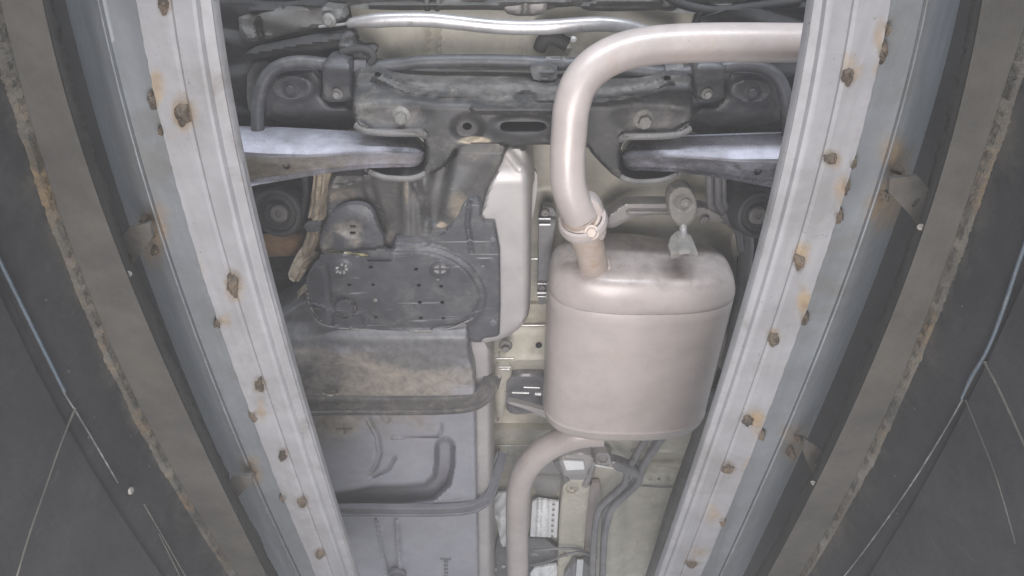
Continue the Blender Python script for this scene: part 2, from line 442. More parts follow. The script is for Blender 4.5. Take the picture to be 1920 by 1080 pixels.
EDGEWELDS = {   # along the strip's outer edge
 'fuel': [(290,190,9,20),(304,245,5,10),(411,604,7,12),(478,778,8,14),(533,933,6,7)],
 'muffler': [(1652,98,9,22),(1662,55,4,14),(1597,305,7,14),(1584,350,6,18),(1570,405,9,16),(1506,598,8,14),(1426,815,7,12),(1352,978,7,7)],
}
HALOS = {       # heat-tinted, rusted paint
 'fuel': [(290,165,26,55,.75),(343,215,34,52,.7),(307,6,22,40,.6),(320,250,24,22,.45),(437,540,32,42,.7),(420,600,22,26,.5),(488,724,26,26,.5),(489,770,16,30,.75),(531,856,24,22,.55),(567,944,26,20,.5),(600,1042,26,18,.5),(380,440,30,60,.2)],
 'muffler': [(1596,128,30,40,.65),(1650,70,20,60,.55),(1562,300,32,30,.6),(1580,360,24,60,.6),(1506,478,24,34,.75),(1508,568,20,42,.85),(1453,630,22,26,.55),(1418,790,26,34,.8),(1368,880,22,20,.5),(1340,965,34,30,.6),(1310,1040,34,24,.55)],
}
CHWELDS = {
 'fuel': [(276,409,15,10),(285,440,12,9),(293,468,14,9),(474,884,12,8)],
 'muffler': [(1682,318,16,11),(1652,366,17,16),(1690,352,14,8),(1498,822,14,8),(1484,848,10,12)],
}
CHHALO = {
 'fuel': [(285,440,46,85,.85),(300,520,26,60,.4),(470,885,40,50,.6)],
 'muffler': [(1680,290,50,60,.75),(1668,380,56,70,.8),(1690,330,40,40,.8),(1497,835,48,60,.75)],
}
def weld_blob(name, px, py, rx, ry, z, mat, parent, h=0.006, lean=0.0):
    """lumpy weld bead standing proud of the steel, towards the lens"""
    seed = px * 0.37 + py * 0.11; rings = [(0, 1), (.35, .95), (.62, .72), (.85, .38), (1.0, 0.0)]; n = 20
    verts = []; faces = []
    for t, hh in rings:
        for k in range(n):
            a = 2 * math.pi * k / n
            w = .95 + 0.5 * nz(math.cos(a) * 1.5 + seed, math.sin(a) * 1.5, seed) + .12 * nz(math.cos(a) * 5 + seed, math.sin(a) * 5, 3)
            x = px + (rx * math.cos(a)) * t * w + lean * math.sin(a) * ry * t; y = py + ry * math.sin(a) * t * w
            q = P(x, y, z); lump = 1 + 0.8 * nz(x * .21, y * .21, seed * 2)
            verts.append((q.x, q.y, z - h * hh * lump + (0.002 if t == 1.0 else 0)))
    for i in range(len(rings) - 1):
        for k in range(n):
            j = (k + 1) % n; faces.append((i * n + k, i * n + j, (i + 1) * n + j, (i + 1) * n + k))
    faces.append(tuple(range(n)))
    return mesh_obj(name, verts, faces, mat, parent, None, 60)

ZS, ZC, ZB = 0.500, 0.507, 0.425
PLACE = {'fuel': 'beside the fuel tank', 'muffler': 'beside the muffler'}
WALLX = {}
for side, LN in LINES.items():
    sg = -1 if side == 'fuel' else 1            # outward direction in x
    f = {k: fit(v, 3) for k, v in LN.items()}
    root = empty('lift_runway', P(f['outer'](540), 540, ZS), 'pale galvanised lift runway with rusty weld spots, ' + PLACE[side], 'lift runway', 'lift runways over the pit')
    ys = np.linspace(-110, 1220, 180)
    # --- face strip with a slightly turned lip
    prof = [('in', 0, .045), ('in', 0, .004), ('in', .02, .0005), ('in', .12, .0022), ('face', -0.2, .0030), ('face', 0, .0008)]
    rows = []; st = []; ru = []
    ncol = 18
    for y in ys:
        xi, xf, xo = f['inner'](y), f['face'](y), f['outer'](y)
        r = []
        cols = [(xi, .014), (xi, .006), (xi + (xf - xi) * .10, .0035), (xi + (xf - xi) * .25, .0065), (xi + (xf - xi) * .85, .0050), (xf, .0014)]
        jag = 1.6 * nz(y * .05, 3.1, 1.7) + 0.8 * nz(y * .21, 8.3, .2)
        for k in range(1, ncol + 1):
            t = k / ncol; x = xf + (xo + sg * 0 + jag * (t > .9) - xf) * t
            fold = 0.0022 * sstep(.02, .0, abs(t - .45))
            cols.append((x, 0.0006 * math.sin(t * 3) + fold))
        cols.append((cols[-1][0], .006))
        for x, dz in cols:
            p = P(x, y, ZS); r.append((p.x, p.y, ZS + dz))
            s = 0; q = 0
            for (wx, wy, rx, ry) in WELDS[side]: s = max(s, .85 * math.exp(-(((x - wx) / (rx * 1.7)) ** 2 + ((y - wy) / (ry * 1.5)) ** 2)))
            for (wx, wy, rx, ry) in EDGEWELDS[side]: s = max(s, .7 * math.exp(-(((x - wx) / (rx * 1.3)) ** 2 + ((y - wy) / (ry * 1.2)) ** 2)))
            for (wx, wy, rx, ry, am) in HALOS[side]: q = max(q, am * math.exp(-(((x - wx) / rx) ** 2 + ((y - wy) / ry) ** 2)))
            oe = max(0, 1 - abs(x - xo) / 22); q = max(q, oe * max(0, .15 + 1.0 * nz(y * .011, 6.0, sg)))
            lip = abs(x - xi) < abs(xf - xi)
            if lip: s = max(s, .30 + .22 * nz(y * .02, x * .05, 5.0))
            st.append(s); ru.append(q)
        rows.append(r)
    strip = loft('face_strip', rows, 'galvanised', root, None, smooth=30, attrs={'stain': st, 'rust': ru})
    # --- grey channel behind it, rolled up outside so it darkens like the beam's shadow
    rows = []; st = []; ru = []
    for y in ys:
        xo, xc = f['outer'](y), f['crease'](y); sc = 0.62 + 0.38 * (1 - (y + 110) / 1330)
        cols = [(xo - sg * 16, ZC)]
        for t in (0.0, .2, .4, .6, .8, .92): cols.append((xo + (xc - xo) * t, ZC + .001 * math.sin(t * 3)))
        cols += [(xc - sg * 3, ZC - .0005), (xc, ZC - .0035), (xc + sg * 4, ZC - .0032), (xc + sg * 8, ZC + .0005)]
        for o_, dz in ((14, .0015), (22, .005), (30, .012), (38, .024), (46, .042), (54, .068), (61, .105), (66, .15)):
            cols.append((xc + sg * o_ * sc, ZC + dz))
        r = []
        for x, z in cols:
            r.append(P(x, y, z)); s = q = 0
            for (wx, wy, rx, ry) in CHWELDS[side]: s = max(s, .75 * math.exp(-(((x - wx) / (rx * 1.3)) ** 2 + ((y - wy) / (ry * 1.4)) ** 2)))
            for (wx, wy, rx, ry, am) in CHHALO[side]: q = max(q, am * math.exp(-(((x - wx) / rx) ** 2 + ((y - wy) / ry) ** 2)))
            st.append(s); ru.append(q)
        rows.append(r)
    channel = loft('side_channel', rows, 'grey_channel', root, None, smooth=60, attrs={'stain': st, 'rust': ru})
    tube('crease_highlight', [P(f['crease'](y) + sg * 1.5, y, ZC - .0022) for y in ys[::6]], .0014, 'highlight_grey', root, 8, 2)  # added pale tube paints the highlight along the channel crease
    for (wx, wy, rx, ry) in WELDS[side]: weld_blob('weld_spot', wx, wy, rx * 1.0, ry * .95, ZS + .001, 'weld', strip, .005, lean=-sg * .12)
    for (wx, wy, rx, ry) in EDGEWELDS[side]: weld_blob('weld_spot', wx + sg * 2, wy, rx * 1.1, ry * .95, ZS + .003, 'weld', strip, .005, lean=-sg * .25)
    for (wx, wy, rx, ry) in CHWELDS[side]: weld_blob('weld_bead', wx, wy, rx * .85, ry * .75, ZC + .004, 'weld', channel, .008)
    # --- dark deck above it all (what the tyres stand on)
    rows = []
    for y in ys[::6]:
        a = P(f['outer'](y), y, .66)
        rows.append([(a.x - sg * .03, a.y, .70), (a.x - sg * .03, a.y, .67), (a.x, a.y, .66), (sg * 1.0, a.y, .66)])
    loft('deck_plate', rows, 'deck_black', root)
    # --- steel beam along the top of the pit wall
    beam = empty('steel_beam', P(f['beam_in'](540), 540, ZB), 'brown steel beam with crusted rusty outer edge under the runway ' + PLACE[side], 'steel beam', 'beams along the pit edge')
    beam['kind'] = 'thing'
    rows = []; st = []; ru = []; crust = []; lip = []
    ysb = np.linspace(-160, 1220, 320)
    for y in ysb:
        xi, xo = f['beam_in'](y), f['beam_out'](y)
        r = []
        rag = 5 * nz(y * .03, 4.4, side == 'fuel') + 3 * nz(y * .11, 1.2, 7)
        lip.append([P(xi - sg * (20 + rag), y, ZB + .075), P(xi - sg * (17 + rag), y, ZB + .070), P(xi - sg * 8, y, ZB + .03), P(xi - sg * .4, y, ZB + .002)])
        cols = [(xi - sg * .6, ZB + .004), (xi + sg * 1.5, ZB)]
        for k in range(1, 13): cols.append((xi + (xo - xi) * k / 12, ZB))
        for j, (x, z) in enumerate(cols):
            p = P(x, y, z); r.append((p.x, p.y, p.z))
            ed = abs(x - xo)
            ru.append(max(0, 1 - ed / 13) * (.55 + .5 * nz(y * .013, 2.0, 9.0)))
            st.append(0)
        a = P(xo, y, ZB)
        r.append((a.x, a.y, ZB + .02))
        ru.append(.6); st.append(0)
        rows.append(r); crust.append(a)
    loft('beam_lip', lip, 'lip_dark', beam, None, smooth=30)
    loft('beam_face', rows, 'beam_steel', beam, None, smooth=35, attrs={'stain': st, 'rust': ru})
    rows = []
    for i, a in enumerate(crust):
        y = ysb[i]
        w = .001 + .005 * (nz(y * .02, 1.5, 2 + sg) + .2) + .004 * abs(nz(y * .07, 7.7, sg)) + .0025 * nz(y * .3, 3.3, sg)
        fade = 1 if y < 850 else max(.25, 1 - (y - 850) / 250)
        w = max(.002, w * fade)
        tp = .0035 * (.6 + nz(y * .15, .4, sg))
        rows.append([(a.x - sg * .006, a.y, ZB - .0005), (a.x - sg * (.003 + tp), a.y, ZB - .004 - abs(tp)), (a.x - sg * (.001 + tp), a.y, ZB - .35 * w - .004), (a.x - sg * .0003, a.y, ZB - .7 * w - .004), (a.x + sg * .003, a.y, ZB - w - .004)])
    loft('rust_crust', rows, 'crust', beam, None, smooth=70)
    # --- pit wall of two black boards, upright below the beam
    wx = sum(abs(a.x) for a in crust) / len(crust) * sg
    seam_px = [(0, 510), (60, 632), (120, 745), (215, 905)] if side == 'fuel' else [(1920, 490), (1860, 660), (1800, 755), (1720, 900), (1650, 1000)]
    zs = float(np.mean([PX(x, y, wx).z for x, y in seam_px]))
    wall = empty('pit_wall', (wx, .4, -.4), 'black dusty boards of the pit wall below the beam ' + PLACE[side], 'wall', 'walls of the pit')
    wall['kind'] = 'thing'
    for nm, z0, z1, off in (('upper', ZB + .03, zs + .001, 0.0), ('lower', zs - .001, -.55, -.004)):
        rows = []; st = []
        zz = np.linspace(z0, z1, 14)
        for a in crust[::4]:
            rows.append([(a.x - sg * (.0 - off), a.y, zz[0] + .0)] + [(a.x + sg * off, a.y, z) for z in zz] + [(a.x + sg * .02, a.y, zz[-1])])
            st += [0] + [max(0, 1 - (ZB - z) / .06) * .55 if nm == 'upper' else .05 for z in zz] + [0]
        loft('board', rows, 'wall_board', wall, None, smooth=30, attrs={'stain': st})
    def onwall(px, py, d=.001):
        # follow the real wall, which bows slightly with the beam
        p = PX(px, py, wx)
        for _ in range(4):
            x = np.interp(p.y, [c.y for c in crust], [c.x for c in crust]); p = PX(px, py, x)
        return Vector((p.x - sg * d, p.y, p.z))
    if side == 'fuel':
        tube('seam_strip', [onwall(x, y, .004) for x, y in ((-30, 450), (0, 512), (60, 632), (112, 735))], .0013, 'seam_blue', wall, 8, 4)
        tube('seam_line', [onwall(x, y, .003) for x, y in ((112, 735), (150, 795), (215, 905))], .0007, 'seam_white', wall, 6, 4)
        tube('dust_ridge', [onwall(x, y, .004) for x, y in ((132, 765), (105, 830), (75, 915), (45, 1000), (15, 1100))], .0009, 'dust_line', wall, 6, 4)
        tube('scratch', [onwall(x, y, .004) for x, y in ((262, 945), (300, 1010), (352, 1100))], .0006, 'dust_line', wall, 5, 3)
        tube('scratch', [onwall(x, y, .004) for x, y in ((290, 1000), (310, 1040), (335, 1090))], .0005, 'dust_line', wall, 5, 3)
        p = onwall(237, 920, .004); turned('screw', 'screw', 'bolt_zinc', p, .0036, wall, (-sg, 0, 0))
    else:
        tube('seam_strip', [tuple(onwall(x, y, .004)) + (r,) for x, y, r in ((1940, 440, .0013), (1920, 495, .0014), (1885, 598, .0014), (1858, 662, .0012), (1832, 705, .0016), (1812, 748, .0009))], .0034, 'seam_blue', wall, 8, 4)
        tube('seam_line', [onwall(x, y, .003) for x, y in ((1812, 748), (1775, 812), (1720, 900), (1670, 972), (1620, 1040), (1580, 1090))], .0007, 'seam_white', wall, 6, 4)
        tube('dust_ridge', [onwall(x, y, .004) for x, y in ((1856, 678), (1880, 722), (1905, 775), (1935, 840))], .0011, 'dust_line', wall, 6, 4)
        tube('scratch', [onwall(x, y, .004) for x, y in ((1820, 750), (1845, 810), (1880, 900), (1915, 1020))], .0006, 'dust_line', wall, 5, 3)
    for k in range(46):        # grit stuck to the boards
        u, v = rng.uniform(0, 1), rng.uniform(0, 1)
        py = 560 + 500 * v; xo = f['beam_out'](py)
        px = xo + sg * (30 + (abs((0 if sg < 0 else 1920) - xo) - 30) * u)
        if 0 < px < 1920 and abs(px - xo) > 25:
            p = onwall(px, py, .002); s = rng.uniform(.0005, .0015)
            if k % 4 == 0: turned('grit', 'clip', 'dust_line', p, s, wall, (-sg, 0, 0))
    # --- the slotted brackets that tie the runway to the beam
    def bracket(pts, slot, boltpx):
        top = [P(x, y, z) for x, y, z in pts]
        pn = (top[2] - top[0]).cross(top[4] - top[0])        # keep the plate flat
        top = [p * (top[0].dot(pn) / p.dot(pn)) for p in top]
        nrm = (top[1] - top[0]).cross(top[2] - top[0]).normalized()
        if nrm.dot(-top[0]) < 0: nrm = -nrm
        cen = sum(top, Vector()) / len(top)
        th = .004
        front = [p + nrm * th for p in top]
        n = len(top)
        # slot as a real hole: ring of faces between outline and slot
        sx, sy, sz, la, lb, ang = slot
        u = (top[1] - top[0]).normalized(); w = nrm.cross(u)
        # best plane point
        sc = P(sx, sy, sz); sc = sc - nrm * (sc - front[0]).dot(nrm)
        m = 16
        def ringpt(k, base):
            a = 2 * math.pi * k / m; d = u * math.cos(a + ang) * la * abs(math.cos(a)) ** .0 + w * math.sin(a + ang) * lb
            return base + u * (math.cos(a) * la * math.cos(ang) - math.sin(a) * lb * math.sin(ang)) + w * (math.cos(a) * la * math.sin(ang) + math.sin(a) * lb * math.cos(ang))
        bm = bmesh.new()
        of = [bm.verts.new(p) for p in front]; ob = [bm.verts.new(p) for p in top]
        hf = [bm.verts.new(ringpt(k, sc)) for k in range(m)]; hb = [bm.verts.new(ringpt(k, sc - nrm * th)) for k in range(m)]
        def ring_edges(vs): return [bm.edges.new((vs[i], vs[(i + 1) % len(vs)])) for i in range(len(vs))]
        for o_, h_ in ((of, hf), (ob, hb)):
            es = ring_edges(o_) + ring_edges(h_)
            bmesh.ops.triangle_fill(bm, use_beauty=True, use_dissolve=False, edges=es)
        for vs, vb in ((of, ob), (hf, hb)):
            for i in range(len(vs)):
                j = (i + 1) % len(vs); bm.faces.new((vs[i], vs[j], vb[j], vb[i]))
        bmesh.ops.recalc_face_normals(bm, faces=bm.faces)
        me = bpy.data.meshes.new('bracket'); bm.to_mesh(me); bm.free(); me.materials.append(MATS['bracket_steel'])
        o = bpy.data.objects.new('bracket', me); place(o, root)
        bx, by, bz, br = boltpx
        turned('bolt', 'nut', 'bolt_zinc', P(bx, by, bz), br * mpp(by, bz), o, (sg * -.6, .2, -.7))
        return o
    if side == 'fuel':
        bracket([(213, 468, .488), (246, 424, .488), (284, 413, .488), (290, 440, .488), (246, 500, .488), (232, 508, .488)], (239, 476, .484, .0050, .0024, 1.1), (240, 514, .432, 7))
        bracket([(421, 948, .488), (436, 890, .488), (474, 886, .488), (474, 898, .488), (446, 930, .488), (438, 960, .488)], (438, 925, .484, .0042, .0018, .9), (437, 962, .432, 7))
    else:
        bracket([(1752, 366, .488), (1716, 326, .488), (1664, 330, .488), (1662, 356, .488), (1708, 405, .488), (1724, 428, .488)], (1718, 380, .484, .0048, .0024, 2.0), (1727, 426, .432, 7))
        bracket([(1549, 868, .488), (1536, 838, .488), (1508, 818, .488), (1502, 838, .488), (1524, 892, .488), (1532, 908, .488)], (1530, 868, .484, .0038, .0018, 2.0), (1526, 906, .432, 6))
# ------------------------------------------------------------------ the car seen from below
car = empty('car', (0, .6, .8), 'underside of a car with beige floor, dusty fuel tank and pinkish exhaust between the runways', 'car')
MX = 1961.0
def mir(pts, dy=6):      # the other half of a symmetric part, in photo pixels
    return [(MX - p[0], p[1] + dy) + tuple(p[2:]) for p in pts]

# ---- floor pan, pressed with beads and steps
ZF = 1.02
def floor_relief(X, Y):
    d = np.zeros(X.shape)
    for y, w, h in ((610, 7, -.010), (672, 6, -.008), (690, 5, -.005), (806, 6, -.010), (822, 10, .006), (575, 12, -.012), (345, 5, .006)):
        d += ridge(X, Y, [(880, y), (1060, y)], w, h)
    d += -.030 * sstep(600, 625, Y) * sstep(700, 680, Y) * sstep(880, 900, X)
    d += -.018 * sstep(790, 800, Y) * sstep(860, 850, Y)
    d += .05 * sstep(150, 158, Y) * sstep(270, 255, Y)
    for xs in ((801, 4), (820, 4)):
        d += ridge(X, Y, [(xs[0], 40), (xs[0] + 2, 150)], xs[1], -.006)
    d += ridge(X, Y, [(1010, 45), (1030, 75), (1060, 92)], 8, -.02)
    # tunnel side and right-hand floor
    d += ridge(X, Y, [(1150, 985), (1280, 985)], 5, -.006) + ridge(X, Y, [(1190, 950), (1215, 952)], 8, -.004)
    d += ridge(X, Y, [(1190, 870), (1310, 880)], 14, -.015) + ridge(X, Y, [(1190, 850), (1310, 858)], 10, -.010)
    d += .03 * sstep(1150, 1180, X) * sstep(895, 910, Y)
    d += ridge(X, Y, [(940, 955), (1000, 955)], 4, -.006)
    d += ridge(X, Y, [(1160, 1040), (1240, 1010), (1300, 985)], 6, -.005)
    return d
def floor_stain(X, Y):
    s = .30 * sstep(880, 930, Y) * sstep(1145, 1190, X) + .25 * blob(X, Y, 1010, 860, 60, 30)
    s += .4 * blob(X, Y, 1200, 300, 60, 30) * .3
    s += .30 * sstep(700, 740, Y) * sstep(1060, 1030, X)
    return s
floor = sheet('floor_pan', [(330, -60), (1600, -60), (1420, 600), (1330, 1230), (520, 1230), (430, 600)], ZF, 'primer_beige', car, floor_relief, sp=8, skirt=.0, round_it=0,
              stain=floor_stain, label='beige painted floor pan with pressed beads')
def lump(X, Y, sx=.03, sy=.05, k=0.0):
    return np.sin(X * sx + 1.7 * np.sin(Y * sy + k) + k) * np.sin(Y * sy * 1.3 + 1.1 * np.sin(X * sx * .7 + 2 * k))
sheet('rear_panel', [(330, -140), (1620, -140), (1600, 40), (1330, 22), (1290, 26), (1200, 14), (1130, 18), (1060, 10), (1000, 26), (955, 20), (900, 18), (700, 20), (640, 8), (480, 12), (330, 30)], .995, 'body_grey', car,
      lambda X, Y: ridge(X, Y, [(700, 12), (900, 10), (950, 4), (1060, 2)], 7, -.02) + ridge(X, Y, [(1240, -2), (1290, 12), (1370, 16), (1420, 4)], 6, .03) + .010 * lump(X, Y, .03, .08),
      sp=7, skirt=.02, label='grey rear body panel')
# rear hangers and brackets that stick out of it
sheet('tow_bracket', [(945, -20), (1020, -20), (1028, 15), (1015, 30), (955, 30), (940, 14)], .985, 'member_grey', car, lambda X, Y: ridge(X, Y, [(985, -10), (985, 28)], 8, -.010), holes=[circle_px(962, 2, 11, 6), circle_px(1008, 2, 9, 6)], sp=5, skirt=.03, edge=.004, edge_px=5)
sheet('wiring_duct', [(1085, -10), (1180, -14), (1260, -8), (1280, 8), (1240, 20), (1110, 22), (1085, 14)], .99, 'body_grey', car, lambda X, Y: ridge(X, Y, [(1085, 16), (1120, 4), (1240, 2)], 6, -.012), sp=5, skirt=.03, edge=.008, edge_px=7)
tube('rear_hose', [P(x, y, .975) for x, y in ((1235, -25), (1260, 0), (1300, 14), (1350, 20), (1400, 14), (1450, 8), (1500, 2))], .006, 'body_dark', car, 10, 5)
for dx in (0, 22): tube('clip_leg', [P(797 + dx, -30, .985), P(800 + dx, 0, .985), P(801 + dx * .8, 20, .985)], .004, 'body_grey', car, 8, 2)

# ---- dark wheel-arch liners on both sides
for sgn, nm in ((0, 'fuel'), (1, 'muffler')):
    q = [(300, 0), (470, 6), (640, 12), (655, 60), (648, 95), (640, 130), (660, 200), (668, 250), (520, 262), (330, 270)]
    pts = q if not sgn else mir(q, 8)
    sheet('wheel_arch_liner', pts, .972, 'body_dark', car,
          (lambda X, Y: .012 * lump(X, Y, .02, .04, 1) + ridge(X, Y, [(470, 20), (600, 12)], 8, -.02) + .03 * sstep(200, 260, Y)), sp=8, skirt=.04, round_it=1)
q = [(446, 20), (640, 8), (650, 42), (560, 58), (500, 74), (470, 80), (450, 70)]
sheet('body_bracket', q, .955, 'body_grey', car, lambda X, Y: ridge(X, Y, [(485, 40), (490, 74)], 9, .02) + .006 * lump(X, Y), sp=6, skirt=.03, edge=.006, edge_px=6)
q = [(455, 98), (520, 82), (600, 66), (662, 62), (672, 82), (600, 96), (520, 104), (470, 112)]
sheet('body_bracket', q, .94, 'body_dark', car, lambda X, Y: ridge(X, Y, [(465, 102), (560, 84), (650, 72)], 5, -.006), sp=5, skirt=.02, edge=.004, edge_px=5)
sheet('body_bracket', [(464, 122), (512, 112), (500, 135), (486, 165), (478, 220), (462, 200)], .952, 'body_grey', car, sp=6, skirt=.01)
sheet('body_bracket', [(640, 64), (660, 58), (668, 92), (705, 90), (700, 112), (650, 112), (632, 92)], .925, 'rubber_dark', car, lambda X, Y: .008 * lump(X, Y, .1, .1), sp=4, skirt=.03, edge=.008, edge_px=8)
tube('hose', [P(x, y, .925) for x, y in ((640, 98), (668, 92), (690, 94), (700, 106), (695, 118))], .0055, 'body_dark', car, 10, 5)

# ---- silver cross bar at the top
bar_pts = [(598, 50, .955), (616, 48, .953), (640, 46, .950), (665, 41, .946), (705, 38, .944), (760, 36, .944), (810, 37, .944), (860, 42, .944), (905, 47, .944), (960, 51, .944), (1020, 51, .944), (1080, 47, .946), (1130, 45, .948), (1175, 50, .952), (1220, 62, .958), (1270, 74, .962)]
rows = []
for i, (x, y, z) in enumerate(catmull(bar_pts, 5)):
    h = 7 if x < 645 else 7 + 7 * min(1, (x - 645) / 60)
    up = h * (1.0 if x > 650 else .4)
    r = []
    for k in range(14):
        a = 2 * math.pi * k / 14
        # flattened tube: broad lower face, rounded shoulders
        oy = math.copysign(abs(math.sin(a)) ** .7, math.sin(a)) * up; oz = math.copysign(abs(math.cos(a)) ** .8, math.cos(a)) * .0085 * min(1, up / 9)
        p = P(x, y + oy, z); r.append((p.x, p.y, z + oz))
    rows.append(r)
bar = loft('cross_bar', rows, 'bar_silver', car, 'bright silver flattened cross bar', True, True, 60)
bolt(617, 38, .944, 13, bar, 'bolt_dull')
bolt(1075, 74, .97, 6, car, 'bright_metal', 'nut')

# ---- anti-roll bar with bushes and clamps
L_ = [(486, 262, .885), (483, 235, .892), (484, 200, .900), (490, 168, .908), (503, 140, .916), (530, 122, .922), (570, 116, .926), (620, 122, .928), (655, 126, .930), (700, 126, .930), (740, 122, .930), (790, 116, .930), (850, 114, .930), (920, 114, .930), (985, 116, .930)]
R_ = [(1961 - x, y + 6, z) for x, y, z in L_][::-1][1:]
R_ = [(x, y + (6 if 1150 < x < 1300 else 0), z) for x, y, z in R_]
arb = tube('anti_roll_bar', [P(*p) for p in L_ + R_], .0092, 'link_grey', car, 14, 5)
for pts in ([(603, 108), (655, 104), (658, 130), (660, 165), (664, 190), (602, 192), (606, 160)], mir([(600, 112), (650, 104), (660, 130), (660, 165), (650, 186), (602, 186), (604, 150)], 4)):
    cl = sheet('bar_clamp', pts, .908, 'link_grey', car, lambda X, Y: .012 * np.cos((Y - 122) * .09) * 0 + .010 * sstep(140, 165, Y) - .012 * np.exp(-((Y - 128) / 14.0) ** 2), sp=4, skirt=.03, edge=.005, edge_px=6)
    cx = sum(p[0] for p in pts) / len(pts)
    bolt(cx - 3, 176, .914, 11, cl, 'bolt_dull')
tube('bar_bush', [P(668, 126, .93), P(690, 126, .93)], .0135, 'rubber_dark', car, 14, 2)
tube('bar_bush', [P(1245, 138, .93), P(1278, 135, .93)], .0135, 'rubber_dark', car, 14, 2)
sheet('sensor_block', [(994, 124), (1045, 124), (1045, 152), (1002, 152), (996, 138)], .905, 'rubber_dark', car, lambda X, Y: -.006 * blob(X, Y, 1022, 148, 9, 3) - .005 * blob(X, Y, 1025, 136, 12, 3), sp=3, skirt=.03)
tube('clamp_band', [P(1064, 84, .955), P(1040, 72, .957), P(1020, 74, .960), P(1012, 92, .965)], .010, 'body_dark', car, 10, 4)
# printed mark on the bar
fc = bpy.data.curves.new('bar_print', 'FONT'); fc.body = 'MOZZ R'; fc.size = .0072; fc.extrude = .0001; fc.materials.append(MATS['print_white'])
fo = bpy.data.objects.new('bar_print', fc); C.objects.link(fo); bpy.context.view_layer.update()
pm = bpy.data.meshes.new_from_object(fo.evaluated_get(bpy.context.evaluated_depsgraph_get())); bpy.data.objects.remove(fo)
fo = bpy.data.objects.new('bar_print', pm); fo.location = P(1024, 112, .9190); fo.rotation_euler = (math.radians(144), 0, 0); place(fo, car)

# ---- trailing arm bodies beside the subframe (dark, with a nut)
q = [(492, 150), (520, 132), (560, 126), (602, 130), (606, 195), (660, 196), (664, 232), (500, 232), (496, 190)]
for pts, nut in ((q, (546, 166)), (mir(q, 4), (1410, 172))):
    def rel(X, Y, nx=nut[0], ny=nut[1]):
        return -.012 * blob(X, Y, nx, ny - 2, 42, 26, .25) + .006 * blob(X, Y, nx, ny, 30, 17, .3) + .03 * sstep(205, 232, Y)
    a = sheet('trailing_arm', pts, .935, 'link_grey', car, rel, sp=5, skirt=.05, edge=.014, edge_px=14)
    bolt(nut[0], nut[1], .930, 15, a, 'link_grey', 'nut', 'nut')
    bolt(nut[0] + 17, nut[1] - 11, .930, 3, a, 'bolt_zinc', 'screw', 'screw')

# ---- rear subframe
ZSF = .85
left = [(664, 134), (705, 130), (745, 146), (800, 151), (880, 152), (980, 153)]
low_l = [(664, 165), (660, 205), (668, 232), (690, 247), (730, 253), (785, 253), (797, 266), (798, 300), (792, 320), (762, 330), (722, 329), (686, 314), (682, 322), (715, 337), (765, 341), (802, 332), (836, 312), (860, 272)]
out = left + [tuple(p) for p in mir(left[:-1], 6)[::-1]] + [tuple(p) for p in mir(low_l[:-2], 6)] + [(1112, 292), (1100, 272), (980, 271)] + low_l[::-1]
def sub_relief(X, Y):
    d = .045 * sstep(205, 150, Y)
    for s in (0, 1):
        m = (lambda x: MX - x) if s else (lambda x: x); o = 6 if s else 0
        d += ridge(X, Y, [(m(672), 232 + o), (m(700), 249 + o), (m(790), 250 + o)], 11, -.012)
        d += .006 * blob(X, Y, m(745), 215 + o, 58, 24, .4)
        d += ridge(X, Y, [(m(700), 152 + o), (m(760), 178 + o), (m(830), 186 + o), (m(960), 188 + o)], 6, .006)
        d += ridge(X, Y, [(m(710), 140 + o), (m(770), 164 + o), (m(850), 175 + o)], 6, .004)
        d += ridge(X, Y, [(m(690), 322 + o), (m(725), 334 + o), (m(770), 334 + o), (m(796), 324 + o)], 6, -.006)
    d += ridge(X, Y, [(890, 205), (1070, 206)], 9, -.012)
    d += -.008 * blob(X, Y, 980, 238, 62, 22, .3) + .012 * blob(X, Y, 985, 182, 20, 10, .4)
    d += .012 * blob(X, Y, 876, 240, 28, 22, .3)
    return d
def sub_stain(X, Y):
    return .9 * blob(X, Y, 888, 262, 28, 7, .5) + .5 * blob(X, Y, 755, 205, 60, 20, .7) * .6 + .45 * blob(X, Y, 900, 268, 50, 6, .6)
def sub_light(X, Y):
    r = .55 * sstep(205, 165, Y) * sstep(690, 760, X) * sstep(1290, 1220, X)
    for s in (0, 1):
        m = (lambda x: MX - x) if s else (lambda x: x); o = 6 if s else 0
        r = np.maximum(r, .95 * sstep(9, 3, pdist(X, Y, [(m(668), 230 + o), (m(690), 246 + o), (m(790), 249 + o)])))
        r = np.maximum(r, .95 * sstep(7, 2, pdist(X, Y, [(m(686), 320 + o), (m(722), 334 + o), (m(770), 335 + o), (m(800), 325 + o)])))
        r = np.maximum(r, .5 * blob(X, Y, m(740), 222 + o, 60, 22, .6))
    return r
slot = [(937, 238), (940, 231), (950, 228), (1010, 228), (1021, 231), (1026, 238), (1021, 245), (1010, 248), (950, 248), (940, 245)]
sub = sheet('rear_subframe', out, ZSF, 'subframe_black', car, sub_relief, [slot, circle_px(876, 237, 9, 7), circle_px(708, 140, 6, 5), circle_px(1251, 147, 7, 6)], edge=.010, edge_px=7, skirt=.055, sp=4.5, stain=sub_stain, rust=sub_light, label='black dusty rear subframe with a long slot')
sheet('inner_plate', [(700, 170), (980, 190), (1260, 175), (1290, 240), (1110, 262), (980, 262), (850, 262), (670, 235)], .905, 'body_dark', sub, sp=12, skirt=.0)
for lipp in ([(666, 234, .846), (676, 241, .842), (694, 247, .840), (730, 250, .840), (790, 251, .842), (797, 258, .846)], [(692, 322, .846), (704, 327, .843), (725, 333, .842), (765, 335, .842), (788, 330, .843), (797, 325, .846)]):
    tube('flange_lip', [P(*p) for p in lipp], .0046, 'flange_light', sub, 10, 5, flat=.55)
    tube('flange_lip', [P(*p) for p in mir(lipp, 6)], .0046, 'flange_light', sub, 10, 5, flat=.55)
